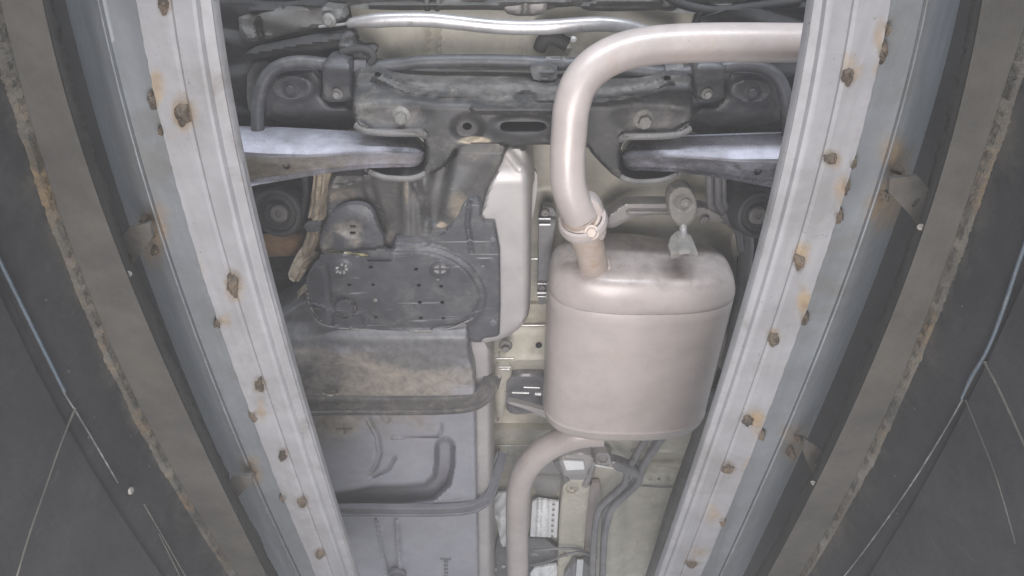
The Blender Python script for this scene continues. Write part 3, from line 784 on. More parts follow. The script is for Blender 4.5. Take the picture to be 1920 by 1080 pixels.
bolt(753, 217, .858, 19, sub, 'bolt_zinc'); bolt(1207, 224, .858, 21, sub, 'bolt_zinc')
for x, y in ((690, 196), (1288, 205), (820, 208), (1140, 216)): bolt(x, y, .862, 4, sub, 'link_grey', 'clip', 'rivet')
# pocket rubber where the arms enter
for cx, cy in ((775, 290), (1190, 298)):
    turned('arm_bush', 'bush', 'rubber_dark', P(cx, cy, .905), 27 * mpp(cy, .905), sub, (0, -.3, -1))
for pts in ([(684, 258), (790, 256), (794, 320), (740, 326), (690, 312)], mir([(684, 258), (790, 256), (794, 320), (740, 326), (690, 312)])):
    sheet('pocket_wall', pts, .925, 'body_dark', sub, sp=8, skirt=0)

# ---- lower control arms
T = [(360, 238), (440, 240), (520, 242), (600, 246), (680, 250), (740, 254), (796, 258)]
Rg = [(360, 280), (440, 284), (500, 288), (580, 290), (650, 286), (720, 283), (780, 287)]
B = [(360, 376), (440, 358), (480, 348), (560, 334), (640, 321), (690, 316), (740, 314), (796, 313)]
for s in (0, 1):
    rows = []; st = []; rk = []
    for x in list(np.linspace(360, 770, 50)) + [776, 782, 787, 791, 794, 796]:
        yt = np.interp(x, *zip(*T)); yr = np.interp(x, *zip(*Rg)); yb = np.interp(x, *zip(*B))
        o = 0
        if s: o = 12 - 6 * (x - 360) / 420
        zt, zr = .895, .832; zbm = .842 + .02 * (x - 360) / 420
        r = []
        cols = [(yt - 4, .93), (yt, zt)]
        for t in (.15, .35, .55, .75, .88, .96): cols.append((yt + (yr - yt) * t, zt + (zr - zt) * (t ** .8) - .006 * math.sin(t * math.pi)))
        cols += [(yr, zr - .001), (yr + (yb - yr) * .06, zr), (yr + (yb - yr) * .14, zr + .003)]
        for t in (.3, .5, .7, .80): cols.append((yr + (yb - yr) * t, zr + .006 + (zbm - zr) * t))
        w = min(15, (yb - yr) * .26)
        cols += [(yb - w, zbm + .007), (yb - w * .85, zbm + .001), (yb - w * .25, zbm - .003), (yb - w * .08, zbm - .006), (yb, zbm - .003), (yb, zbm + .03)]
        for j, (y, z) in enumerate(cols):
            px = (MX - x) if s else x
            if x > 770:
                kk = math.sqrt(max(0, 1 - ((x - 770) / 26.0) ** 2)); y = 284 + (y - 284) * (.25 + .75 * kk); z = z + .03 * (1 - kk)
            r.append(P(px, y + o, z))
            low = j > 9
            d = 0
            if low: d = (.85 - .40 * min(1, max(0, (x - 470) / 250))) if not s else (.95 if x < 500 + 30 * nz(y * .1, 2, 2) and x > 440 else .28)
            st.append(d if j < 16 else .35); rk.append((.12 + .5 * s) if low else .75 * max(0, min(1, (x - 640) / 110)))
        rows.append(r)
    arm = loft('control_arm', rows, 'arm_steel', car, ('dirt-caked' if not s else 'cleaner') + ' lower control arm with a bright ridge', smooth=60, attrs={'stain': st, 'rust': rk})
    hx, hy = (537, 311) if not s else (1421, 322)
    bolt(hx, hy, .846, 7, arm, 'hole_black', 'ring', 'grommet')

# ---- rubber bushes and dark links beside the tank and beside the muffler
for cx, cy, k in ((524, 398, 0), (1420, 402, 1)):
    b_ = turned('trailing_bush', 'bush', 'rubber_dark' if not k else 'link_grey', P(cx, cy, .90), (46 if not k else 44) * mpp(cy, .90), car, (-.05 if not k else .05, -.35, -1))
    turned('bush_bolt', 'screw', 'bolt_dull', P(cx, cy + 2, .878), 17 * mpp(cy, .878), car, (0, -.4, -1))
dk = [(420, 330), (590, 320), (600, 420), (580, 480), (570, 540), (540, 600), (520, 660), (430, 620)]
sheet('side_member', dk, .99, 'body_dark', car, lambda X, Y: .02 * lump(X, Y, .02, .03), sp=9, skirt=.02)
dk = [(1345, 335), (1540, 335), (1480, 640), (1380, 860), (1290, 1120), (1220, 1120), (1270, 960), (1320, 800), (1372, 640), (1392, 470), (1380, 420), (1345, 400)]
sheet('side_member', dk, .99, 'body_dark', car, lambda X, Y: .015 * lump(X, Y, .02, .03), sp=9, skirt=.02)
tube('rust_tube', [P(430, 462, .93), P(500, 460, .925), (*P(560, 458, .92),), P(620, 456, .92)], .020, 'rust_tube', car, 16, 4, label='rusty orange cross tube')
mudpts = [(603, 318, .862), (601, 350, .858), (596, 385, .852), (590, 415, .85)]
def ribbon(name, pts, wpx, mat, parent, fold=.006, label=None):
    rows = []
    pp = catmull(pts, 6)
    for i, (x, y, z) in enumerate(pp):
        a = pp[max(0, i - 1)]; b_ = pp[min(len(pp) - 1, i + 1)]; t = np.array([b_[0] - a[0], b_[1] - a[1]]); t /= np.linalg.norm(t) + 1e-9
        n_ = np.array([-t[1], t[0]]); r = []
        w = wpx(i / (len(pp) - 1)) if callable(wpx) else wpx
        for k in range(11):
            u = (k / 10 - .5) * 2
            q = P(x + n_[0] * w * u, y + n_[1] * w * u, z); r.append((q.x, q.y, z + fold * math.sin(k * 1.9 + y * .03) * .6 + .012 * u * u + .003 * nz(x * .1 + k, y * .1, 2)))
        rows.append(r)
    return loft(name, rows, mat, parent, label, smooth=50)
ribbon('cable_sleeve', mudpts, 17, 'mud_cloth', car, label='mud-covered cable sleeve beside the guard plate')
ribbon('cable_sleeve', [(590, 420, .853), (582, 455, .85), (572, 480, .85)], lambda t: 14 - 2 * t, 'mud_cloth', car, label='mud-covered lower cable sleeve')
ribbon('cable_sleeve', [(590, 470, .86), (570, 490, .855), (556, 512, .85), (548, 528, .85)], lambda t: 20 - 7 * t, 'mud_cloth', car, .003, label='mud-covered hanging flap')
sheet('sleeve_clip', [(568, 420), (600, 420), (602, 432), (590, 436), (575, 436)], .838, 'link_grey', car, sp=3, skirt=.01)
tube('brake_hose', [P(x, y, .90) for x, y in ((572, 330), (574, 360), (570, 392), (562, 420))], .006, 'link_grey', car, 8, 4)
ribbon('cable_sleeve', [(560, 560, .90), (575, 545, .89), (590, 530, .88)], 9, 'mud_cloth', car, .003, label='mud-covered strap end under the guard plate')

# ---- dark moulded guard above the canister guard
def g_relief(X, Y):
    d = .012 * np.sin((X - 640) * .028) * sstep(300, 360, Y)
    d += ridge(X, Y, [(690, 345), (700, 380), (716, 430)], 16, .010) + ridge(X, Y, [(760, 330), (762, 440)], 14, -.008)
    d += ridge(X, Y, [(838, 280), (824, 330), (812, 400)], 26, .014) - .012 * blob(X, Y, 870, 380, 36, 50, .5) + ridge(X, Y, [(780, 345), (795, 380), (800, 430)], 12, .008)
    d += ridge(X, Y, [(600, 372), (625, 352), (690, 340)], 6, -.005)
    return d
sheet('tank_guard', [(617, 330), (650, 322), (700, 330), (800, 324), (850, 296), (862, 262), (952, 264), (944, 300), (928, 330), (915, 358), (905, 392), (900, 470), (610, 470), (612, 400)], .852, 'guard_dark', car, g_relief, sp=5, edge=.006, edge_px=6, skirt=.03,
      stain=lambda X, Y: .6 * blob(X, Y, 862, 392, 24, 36, .8) + .7 * blob(X, Y, 762, 362, 6, 28, .7) + .55 * blob(X, Y, 640, 365, 36, 24, .7) + .9 * blob(X, Y, 828, 422, 10, 6, .5) + .4 * blob(X, Y, 890, 290, 40, 20, .8), label='dark moulded plastic guard streaked with mud')

# ---- canister guard plate
G = [(573, 525), (584, 500), (603, 482), (598, 448), (606, 424), (617, 402), (637, 386), (661, 379), (685, 382), (700, 394), (707, 415), (714, 434), (721, 444), (722, 470), (737, 470), (738, 445), (760, 443), (817, 444), (834, 434), (846, 418), (874, 371), (903, 371), (900, 415), (937, 417), (939, 625), (930, 632), (905, 634), (902, 644), (872, 637), (800, 633), (770, 622), (705, 620), (640, 617), (605, 611), (585, 592), (577, 565), (572, 540)]
rim = catmull([(742, 464), (790, 463), (836, 474), (876, 498), (902, 535), (905, 570), (886, 598), (852, 614), (820, 620)], 6)
pan = [(572, 480), (742, 464)] + [tuple(p) for p in rim] + [(700, 640), (560, 640)]
def guard_relief(X, Y):
    ins = inside(X, Y, pan); d = pdist(X, Y, rim)
    lev = np.where(ins, sstep(0, 12, d), -0.0)
    r = -.012 * lev
    r += ridge(X, Y, [tuple(p) for p in rim], 7, -.005)
    r += -.004 * blob(X, Y, 660, 428, 46, 42, .35) * sstep(480, 466, Y)
    r += ridge(X, Y, [(607, 470), (690, 479)], 3, .005) + ridge(X, Y, [(690, 488), (733, 488)], 3, .004)
    r += .004 * blob(X, Y, 661, 428, 20, 16, .4)
    r += ridge(X, Y, circle_px(645, 576, 21, 18) + [(666, 576)], 3.5, .006)
    r += ridge(X, Y, [(612, 500), (618, 560), (622, 608)], 6, .004)
    r += ridge(X, Y, [(577, 568), (608, 577)], 3, -.004) + ridge(X, Y, [(645, 592), (686, 584)], 2.5, -.004) + ridge(X, Y, [(680, 592), (686, 610)], 2.5, -.003)
    r += ridge(X, Y, [(573, 530), (579, 568), (590, 596), (608, 612), (660, 618), (705, 621), (760, 621), (820, 621)], 4, -.004)
    r += ridge(X, Y, [(880, 380), (876, 420), (884, 470)], 6, .005)
    r += -.005 * blob(X, Y, 825, 505, 17, 13, .2) - .003 * blob(X, Y, 641, 502, 16, 14, .2)
    return r
holes = [circle_px(x, y, r, r * .75, 8) for x, y, r in ((695, 501, 4.5), (699, 534, 4), (655, 534, 4), (780, 505, 4.5), (785, 535, 4.5), (827, 537, 4), (787, 567, 4.5), (829, 567, 4.5), (789, 596, 4.5), (831, 597, 4), (705, 595, 4), (704, 564, 3.5))]
holes += [[(656, 434), (667, 434), (667, 440), (656, 440)], [(656, 422), (667, 422), (667, 427), (656, 427)]]
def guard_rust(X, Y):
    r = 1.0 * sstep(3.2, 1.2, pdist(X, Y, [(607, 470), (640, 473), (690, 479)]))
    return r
def guard_stain_rimlight(X, Y):
    s = .48 * blob(X, Y, 655, 440, 46, 40, .6) * sstep(474, 462, Y) + .35 * blob(X, Y, 610, 470, 12, 40, .8)
    s = np.maximum(s, .8 * sstep(3, 1, pdist(X, Y, [(573, 535), (579, 568), (590, 596), (608, 612), (660, 618), (705, 621), (820, 621), (852, 614), (886, 598)])))  # pale line puts the light caught on the lower rim into the colour
    s = np.maximum(s, .55 * sstep(3, 1, pdist(X, Y, circle_px(645, 576, 21, 18), True)))
    s = np.maximum(s, .5 * sstep(2.5, 1, pdist(X, Y, [(645, 592), (686, 584)])))
    return s
gp = sheet('guard_plate', G, .838, 'guard_plastic', car, guard_relief, holes, edge=.004, edge_px=4, skirt=.006, sp=3.4, round_it=1, stain=guard_stain_rimlight, rust=guard_rust, label='scratched dark grey plastic guard plate with rows of holes')
for x, y, r in ((924, 449, 6), (925, 605, 8), (905, 500, 4), (877, 555, 5)): bolt(x, y, .837, r, gp, 'strap_clean', 'clip', 'clip')
tube('rim_highlight', [P(x, y, .8265) for x, y in ((574, 540), (579, 568), (588, 594), (606, 609), (640, 615), (700, 619))], .0016, 'flange_light', gp, 6, 4)  # pale tubes added along the rim to paint the light it catches
tube('rim_highlight', [P(x, y, .8265) for x, y in ((712, 620), (770, 621), (820, 620), (852, 613), (880, 600))], .0016, 'flange_light', gp, 6, 4)
# torn fastener and the four-lobed clip
for k in range(7):
    a = k * 2.4; weld_blob('torn_fastener', 641 + 9 * math.cos(a), 502 + 8 * math.sin(a), 4.5, 3.5, .826, 'bolt_dull', gp, .006)
for (dx, dy) in ((-7, -4), (7, -4), (-7, 5), (7, 5)):
    sheet('push_clip', [(825 + dx * .3, 505 + dy * 1.9), (825 + dx * 2.0, 505 + dy * .6), (825 + dx * .3, 505 + dy * .3)], .820, 'bolt_dull', gp, sp=4, skirt=.004, round_it=1)
bolt(821, 524, .824, 3, gp, 'bolt_zinc', 'clip', 'clip'); bolt(704, 563, .824, 4, gp, 'bolt_zinc', 'clip', 'clip')

# ---- light heat shield on the tunnel side of the tank
HS = [(944, 272), (985, 276), (1000, 296), (1003, 335), (998, 352), (996, 420), (995, 570), (989, 598), (968, 622), (940, 636), (905, 644), (880, 640), (880, 420), (902, 402), (914, 356), (932, 318)]
hs = sheet('heat_shield', HS, .852, 'shield_light', car, lambda X, Y: .030 * sstep(975, 1005, X) ** 2 + .02 * sstep(345, 270, Y) + ridge(X, Y, [(952, 288), (975, 315)], 12, -.003) + .02 * sstep(600, 645, Y) * sstep(930, 990, X), edge=.008, edge_px=7, skirt=.06, sp=4.5, label='smooth pale heat shield beside the guard plate')
sheet('shield_tab', [(1000, 316), (1009, 330), (1004, 380), (996, 420), (996, 360)], .90, 'shield_light', hs, sp=4, skirt=.01)
HS2 = [(872, 636), (912, 636), (924, 662), (926, 740), (926, 1000), (928, 1220), (893, 1220), (891, 900), (889, 720), (878, 680)]
sheet('heat_shield', HS2, .858, 'shield_light', car, lambda X, Y: .030 * sstep(908, 930, X) ** 2, edge=.006, edge_px=5, skirt=.07, sp=5, label='pale heat shield strip along the fuel tank edge')

# ---- fuel tank
TK = [(470, 560), (880, 560), (879, 640), (882, 672), (891, 702), (892, 760), (894, 900), (897, 1000), (900, 1230), (560, 1230), (480, 800)]
def tank_relief(X, Y):
    d = -.020 * sstep(752, 742, Y) * sstep(600, 640, Y)
    d += .020 * sstep(900, 780, Y) * 0
    Lp = [(600, 946), (650, 938), (700, 928), (760, 927), (805, 922), (828, 900), (834, 870), (834, 838)]
    d += .055 * sstep(21, 9, pdist(X, Y, Lp))
    d += ridge(X, Y, [(690, 786), (706, 815), (712, 850), (704, 875), (692, 890)], 7, .008) + ridge(X, Y, [(740, 858), (728, 880), (700, 894)], 5, .008)
    d += ridge(X, Y, [(735, 820), (820, 818), (828, 808), (828, 795)], 3.5, .006)
    d += ridge(X, Y, [(705, 976), (716, 1030), (728, 1080)], 4, -.008) + ridge(X, Y, [(742, 976), (748, 1070)], 4, -.007)
    d += .010 * blob(X, Y, 735, 1030, 16, 60, .3) * 1
    d += .008 * blob(X, Y, 620, 733, 14, 7, .3)
    d += -.006 * blob(X, Y, 640, 800, 34, 18, .4) + ridge(X, Y, [(630, 803), (655, 803)], 3, .004) + ridge(X, Y, [(642, 795), (644, 811)], 3, .004)
    d += .03 * sstep(690, 600, Y) * sstep(640, 560, X) + .02 * sstep(560, 520, X)
    d += ridge(X, Y, [(690, 752), (705, 758), (725, 786)], 9, .006)
    return d
def tank_stain(X, Y):
    s = .75 * blob(X, Y, 690, 700, 150, 45, .7) * sstep(748, 742, Y) + .6 * blob(X, Y, 580, 645, 40, 24, .6) * sstep(748, 742, Y) + .45 * sstep(748, 740, Y) * sstep(640, 700, Y)
    s += .55 * sstep(750, 775, Y) * sstep(860, 790, Y) * sstep(860, 800, X) + .3 * blob(X, Y, 620, 810, 40, 40, .8)
    return s
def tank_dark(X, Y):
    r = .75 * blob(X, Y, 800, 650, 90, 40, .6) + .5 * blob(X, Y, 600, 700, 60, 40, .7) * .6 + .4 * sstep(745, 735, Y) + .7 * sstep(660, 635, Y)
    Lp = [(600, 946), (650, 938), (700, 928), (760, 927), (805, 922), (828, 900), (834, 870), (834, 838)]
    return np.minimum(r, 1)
tank = sheet('fuel_tank', TK, .835, 'tank_plastic', car, tank_relief, sp=3.6, edge=.012, edge_px=8, skirt=.10, stain=tank_stain, rust=tank_dark, label='grey plastic fuel tank caked with dust near the guard plate')
def strap(pts, half, mat, ribs, label):
    rows = []
    pp = catmull(pts, 5)
    for i, (x, y, z) in enumerate(pp):
        a = pp[max(0, i - 1)]; b_ = pp[min(len(pp) - 1, i + 1)]; t = np.array([b_[0] - a[0], b_[1] - a[1]]); t /= np.linalg.norm(t) + 1e-9
        n_ = np.array([-t[1], t[0]]); r = []
        for u, dz in ribs:
            q = P(x + n_[0] * half * u, y + n_[1] * half * u, z); r.append((q.x, q.y, z + dz))
        rows.append(r)
    return loft('tank_strap', rows, mat, tank, label, smooth=35)
ribs = [(-1, .010), (-1, 0), (-.86, -.0014), (-.70, -.001), (-.64, .0018), (-.2, .0012), (.2, .0012), (.52, .0018), (.58, -.001), (.78, -.0014), (.98, 0), (1, .010)]
strap([(470, 770, .818), (560, 765, .812), (640, 763, .810), (740, 763, .810), (830, 762, .810), (880, 757, .813), (903, 746, .820), (918, 728, .835), (925, 705, .862)], 16, 'strap_steel', ribs, 'dusty ribbed tank strap under the dirty bulge')
strap([(480, 972, .835), (600, 962, .824), (680, 960, .820), (760, 961, .820), (840, 960, .820), (880, 956, .822), (905, 946, .830), (920, 928, .845), (932, 890, .88), (945, 850, .92)], 8.5, 'strap_clean', ribs, 'cleaner grey tank strap below the moulded L-shaped channel')
bolt(745, 1078, .828, 17, tank, 'strap_clean', 'ring', 'tank_boss')
for k in range(6): sheet('moulded_mark', [(832, 1052 + k * 7), (840, 1053 + k * 7), (840, 1056 + k * 7), (832, 1055 + k * 7)], .833, 'strap_clean', tank, sp=4, skirt=.003, round_it=0)
sheet('moulded_mark', [(825, 1047), (846, 1048), (846, 1051), (825, 1050)], .833, 'strap_clean', tank, sp=4, skirt=.003, round_it=0)

# ---- muffler
mz, ma, mb = .868, .1530, .086
front = P(1205, 528, .79).y; backY = P(1180, 822, .80).y
mxc = P(1207, 481, mz).x - .0005
rows = []; st = []; ru = []
n = 64
secs = [(-.002, .45), (-.001, .66), (.002, .78), (.006, .86), (.012, .915), (.020, .957), (.030, .985), (.040, .998), (.048, 1.0), (.0565, 1.0), (.0573, .9965), (.0585, .9965), (.0592, 1.001), (.08, 1.002), (.12, 1.004), (.2, 1.005)]
Lm = backY - front
secs += [(Lm - .040, 1.004), (Lm - .036, 1.002), (Lm - .034, 1.013), (Lm - .031, 1.013), (Lm - .029, 1.0), (Lm - .018, .985), (Lm - .008, .94), (Lm - .002, .86), (Lm, .6)]
for dy, s in secs:
    r = []
    for k in range(n):
        a = 2 * math.pi * k / n; e = 2 / 2.8
        inset = 1 - s
        x = math.copysign(abs(math.cos(a)) ** e, math.cos(a)) * (ma - inset * mb * 1.0); z = math.copysign(abs(math.sin(a)) ** e, math.sin(a)) * (mb * s)
        soft = .5 + .5 * math.tanh((x - .02) / .03)
        q = Vector((mxc + x, front + dy + (dy * .9 * soft * max(0, 1 - dy / .055) if dy < .055 else 0) + .010 * soft * max(0, 1 - max(dy, 0) / .045), mz + z)); r.append(q)
        st.append(0.0)
        ru.append(.55 if dy < .008 else (.3 if dy < .015 else (.9 if abs(s - .9965) < .0005 else 0.0)))
    rows.append(r)
muf = loft('muffler', rows, 'exhaust', car, 'broad oval pinkish-grey muffler', True, True, 50, {'stain': st, 'rust': ru})
# small bracket on the end cap and the rubber hanger above it
sheet('muffler_bracket', [(1266, 446), (1298, 446), (1312, 484), (1300, 480), (1285, 474), (1270, 482), (1254, 486)], .80, 'rubber', muf, lambda X, Y: .03 * sstep(478, 446, Y) - .008 * blob(X, Y, 1283, 470, 14, 16, .5), sp=4, skirt=.02, stain=None)
bolt(1289, 476, .797, 5, muf, 'bolt_dull', 'ring', 'bracket_eye')
tube('hanger_rod', [P(1281, 452, .83), P(1281, 432, .85), P(1280, 405, .86)], .0062, 'member_grey', car, 10, 3)
hg = sheet('rubber_hanger', [(1278, 346), (1295, 352), (1307, 372), (1308, 396), (1300, 416), (1284, 428), (1270, 424), (1256, 408), (1251, 382), (1255, 358)], .850, 'rubber', car, lambda X, Y: .005 * blob(X, Y, 1281, 380, 17, 13, .3), sp=3, edge=.004, edge_px=4, skirt=.02, label='oval rubber exhaust hanger')
bolt(1285, 381, .852, 9, hg, 'bolt_dull', 'nut', 'hanger_pin')

# ---- exhaust pipes and clamp
pipe = [(1700, 80, .838), (1525, 81, .838), (1400, 80, .838), (1300, 81, .838), (1222, 86, .835), (1165, 98, .829), (1120, 121, .820), (1088, 155, .811), (1072, 200, .803), (1067, 250, .797), (1064, 300, .791), (1066, 345, .787), (1076, 380, .785), (1088, 406, .786)]
tube('tail_pipe', [P(*p) for p in pipe], .0238, 'exhaust', car, 28, 7, label='thick pinkish tail pipe bending above the muffler')
tube('inlet_pipe', [tuple(P(1086, 402, .785)) + (.0246,), tuple(P(1098, 440, .799)) + (.0240,), tuple(P(1108, 475, .815)) + (.0225,), tuple(P(1113, 502, .832)) + (.0235,), tuple(P(1116, 530, .845)) + (.025,)], .024, 'exhaust_rusty', car, 24, 5, label='rust-tinted inlet stub of the muffler')
def ring_at(name, a, b_, r, t, mat, parent, n=26):
    ax = (Vector(b_) - Vector(a)).normalized(); c = Vector(a)
    u = ax.orthogonal().normalized(); w = ax.cross(u); rows = []
    for d, rr in ((-t, r * .86), (-t, r), (-t * .3, r * 1.06), (t * .3, r * 1.06), (t, r), (t, r * .86)):
        rows.append([c + ax * d + (u * math.cos(2 * math.pi * k / n) + w * math.sin(2 * math.pi * k / n)) * rr for k in range(n)])
    return loft(name, rows, mat, parent, None, True, False, 50)
fl = ring_at('pipe_flange', P(1093, 416, .787), P(1101, 447, .799), .0335, .0085, 'exhaust', car)
def weld_ring(a_, b_, r, parent, n=34, seed=0.0):
    ax = (Vector(b_) - Vector(a_)).normalized(); u = ax.orthogonal().normalized(); w = ax.cross(u); rows = []
    for k in range(n + 1):
        t = 2 * math.pi * k / n; lum = .0034 * (1 + .45 * nz(math.cos(t) * 4 + seed, math.sin(t) * 4, 1.0))
        c0 = Vector(a_) + (u * math.cos(t) + w * math.sin(t)) * r; o_ = (u * math.cos(t) + w * math.sin(t))
        rows.append([c0 + (o_ * math.cos(q) + ax * math.sin(q)) * lum for q in [2 * math.pi * j / 8 for j in range(8)]])
    return loft('weld_bead', rows, 'exhaust_rusty', parent, None, True, False, 60)
weld_ring(P(1113, 501, .832), P(1116, 530, .845), .0240, muf)
weld_ring(P(1090, 410, .787), P(1098, 440, .799), .0246, fl, seed=3.0)
fa = sheet('flange_ear', [(1095, 372), (1115, 370), (1130, 385), (1137, 410), (1137, 442), (1128, 452), (1112, 448), (1108, 410)], .782, 'exhaust', fl, sp=4, edge=.005, edge_px=5, skirt=.02)
turned('bolt', 'nut', 'exhaust_rusty', P(1109, 436, .760), 15 * mpp(436, .760), fl, (-.1, -.45, -1))
fp = [(1130, 812, .86), (1085, 816, .86), (1040, 832, .862), (1004, 858, .865), (982, 888, .868), (972, 925, .870), (970, 980, .872), (970, 1050, .875), (971, 1250, .88)]
tube('front_pipe', [P(*p) for p in fp], .0265, 'exhaust', car, 26, 7, label='pinkish front pipe leaving the far end of the muffler')

# ---- grey cross member and lines above the muffler
cm = sheet('cross_member', [(1138, 402), (1150, 396), (1165, 380), (1200, 377), (1262, 378), (1315, 384), (1345, 396), (1362, 410), (1352, 418), (1318, 412), (1280, 404), (1230, 402), (1190, 408), (1168, 418), (1150, 428), (1136, 426)], .925, 'member_grey', car, lambda X, Y: ridge(X, Y, [(1180, 398), (1260, 398)], 7, -.008), sp=4, edge=.006, edge_px=6, skirt=.018)
bolt(1321, 413, .915, 9, cm, 'bolt_dull', 'clip', 'clip')
for x in (1330, 1346, 1357): tube('fuel_line', [P(x, 325, .93), P(x + 1, 360, .93), P(x + 3, 385, .935), P(x + 18, 404, .94)], .0065 if x < 1350 else .004, 'line_grey', car, 10, 4)
tube('brake_hose', [P(x, y, .95) for x, y in ((1345, 398), (1372, 412), (1392, 432), (1400, 458), (1396, 500), (1390, 560), (1378, 620), (1362, 690))], .0125, 'line_grey', car, 12, 5)
tube('brake_hose', [P(x, y, .93) for x, y in ((1355, 400), (1375, 420), (1385, 440), (1388, 470))], .006, 'line_grey', car, 8, 4)
sheet('line_bracket', [(1375, 430), (1392, 448), (1388, 476), (1376, 488), (1370, 460)], .97, 'primer_beige', car, sp=5, skirt=.01)
tube('side_rail', [P(x, y, .955) for x, y in ((1340, 740), (1310, 830), (1270, 940), (1235, 1050), (1200, 1150))], .020, 'body_grey', car, 12, 3)
tube('side_line', [P(x, y, .93) for x, y in ((1262, 980), (1240, 1060), (1222, 1130))], .003, 'bar_silver', car, 8, 3)

# ---- narrow gap between heat shield and muffler
gb = sheet('guide_bracket', [(1010, 388), (1044, 390), (1040, 430), (1032, 480), (1026, 530), (1022, 572), (1007, 570), (1010, 500)], .955, 'line_grey', car, lambda X, Y: ridge(X, Y, [(1005, 411), (1045, 411)], 4, -.008) + ridge(X, Y, [(1005, 552), (1030, 552)], 4, -.008), sp=3.5, skirt=.02, label=None)
bolt(1022, 399, .950, 8, gb, 'bolt_dull', 'screw', 'screw'); bolt(1017, 540, .950, 6, gb, 'bolt_dull', 'screw', 'screw')
for (x0, x1, y, w) in ((1010, 1032, 410, 2.2), (1011, 1032, 421, 2.8), (1008, 1026, 532, 1.6), (1007, 1024, 549, 3), (1008, 1024, 556, 2)):
    tube('bright_lip', [P(x0, y, .945), P(x1, y, .945)], w * .0009, 'bright_metal', gb, 8, 1)
tube('bright_lip', [P(996, 485, .97), P(1008, 485, .97)], .0026, 'bright_metal', gb, 8, 1)
for (x0, x1, y, z) in ((978, 1022, 610, .99), (930, 962, 672, .985), (935, 958, 688, .985), (938, 956, 692, .985), (924, 965, 808, 1.0), (925, 1000, 835, 1.0)):
    tube('pressed_lip', [P(x0, y, z - .002), P(x1, y, z - .002)], .0011, 'bright_metal', floor, 6, 1)
bolt(948, 648, .95, 13, car, 'bolt_dull', 'bolt')
bolt(1010, 648, .985, 6, floor, 'hole_black', 'ring', 'grommet')
mb_ = sheet('mount_bracket', [(952, 708), (975, 700), (1030, 702), (1030, 770), (1000, 775), (960, 778), (947, 765), (946, 722)], .985, 'line_grey', car, lambda X, Y: .02 * blob(X, Y, 985, 740, 30, 28, .4), sp=4, skirt=.02, edge=.006, edge_px=6)
sheet('hook_plate', [(952, 752), (985, 760), (1030, 772), (1030, 788), (990, 768), (955, 758)], .93, 'shield_light', mb_, sp=4, skirt=.012)
for (x0, x1, y, z, w) in ((982, 1012, 726, .94, .0018), (960, 992, 736, .94, .0022), (1003, 1014, 738, .935, .004)): tube('hook_wire', [P(x0, y, z), P(x1, y + 1, z)], w, 'bright_metal', mb_, 8, 1)
sheet('floor_bracket', [(928, 650), (955, 664), (962, 700), (950, 715), (945, 790), (928, 790)], .985, 'primer_beige', car, sp=5, skirt=.02, edge=.006, edge_px=6)

# ---- tunnel brace and reflective pieces below the muffler
br = sheet('tunnel_brace', [(1058, 896), (1108, 896), (1100, 960), (1092, 1070), (1090, 1120), (1042, 1120), (1046, 1060), (1050, 960)], .965, 'primer_beige', car, lambda X, Y: .010 * blob(X, Y, 1072, 915, 11, 8, .4) + .010 * blob(X, Y, 1058, 1037, 9, 6, .4), holes=[circle_px(1073, 915, 4.5, 3.5, 8), circle_px(1059, 1037, 4, 3, 8)], sp=3.5, edge=.004, edge_px=4, skirt=.03, label='beige tunnel brace with two round holes')
sheet('brace_bracket', [(1062, 850), (1105, 848), (1116, 862), (1100, 886), (1108, 900), (1060, 900), (1052, 876), (1046, 862)], .950, 'shield_light', car, lambda X, Y: .012 * sstep(886, 900, Y), sp=3.5, edge=.004, edge_px=4, skirt=.03)
sheet('foil_tab', [(1056, 864), (1094, 866), (1096, 880), (1062, 882)], .944, 'foil', car, sp=4, skirt=.004, round_it=0)
sheet('brace_bracket', [(1116, 848), (1146, 850), (1148, 876), (1118, 872)], .955, 'shield_light', car, lambda X, Y: .01 * blob(X, Y, 1130, 860, 9, 7, .3), sp=4, skirt=.02)
tube('pressed_lip', [P(1116, 872, .950), P(1150, 878, .950)], .0022, 'foil', car, 8, 1)
tube('brace_rib', [P(1042, 862, .965), P(1056, 884, .965), P(1062, 900, .965)], .008, 'line_grey', car, 8, 2)
tube('brace_rib', [P(1114, 862, .965), P(1106, 890, .965), P(1096, 910, .965)], .008, 'member_grey', car, 8, 2)
for k in range(7): bolt(1103 - k * 1.5, 905 + k * 14, .97, 3.5, br, 'member_grey', 'clip', 'spot_weld')
sheet('tunnel_wall', [(1104, 905), (1130, 905), (1122, 1000), (1112, 1060), (1094, 1060), (1100, 960)], 1.0, 'exhaust', car, sp=5, skirt=.01)
sheet('tunnel_wall', [(996, 850), (1056, 870), (1052, 930), (1000, 935)], 1.005, 'member_grey', car, lambda X, Y: ridge(X, Y, [(1000, 893), (1050, 893)], 4, -.006), sp=5, skirt=.01)
fo1 = sheet('foil_shield', [(998, 942), (1010, 936), (1048, 942), (1044, 1008), (994, 1006)], .985, 'foil', car, lambda X, Y: ridge(X, Y, [(1010, 938), (1006, 1010)], 3, -.008) + ridge(X, Y, [(1016, 938), (1013, 1010)], 3, -.008) + ridge(X, Y, [(1028, 938), (1025, 1010)], 3, -.006), sp=3, skirt=.006, round_it=0, label='bright reflective foil shield beside the tunnel brace')
for k in range(7): bolt(1038 - k * .5, 946 + k * 10, .980, 3, fo1, 'member_grey', 'clip', 'spot_weld')
sheet('foil_shield', [(927, 926), (952, 924), (955, 930), (952, 1024), (940, 1026), (934, 990), (926, 960)], .985, 'foil', car, lambda X, Y: .006 * lump(X, Y, .2, .1), sp=3.5, skirt=.006, label='bright reflective foil strip beside the front pipe')
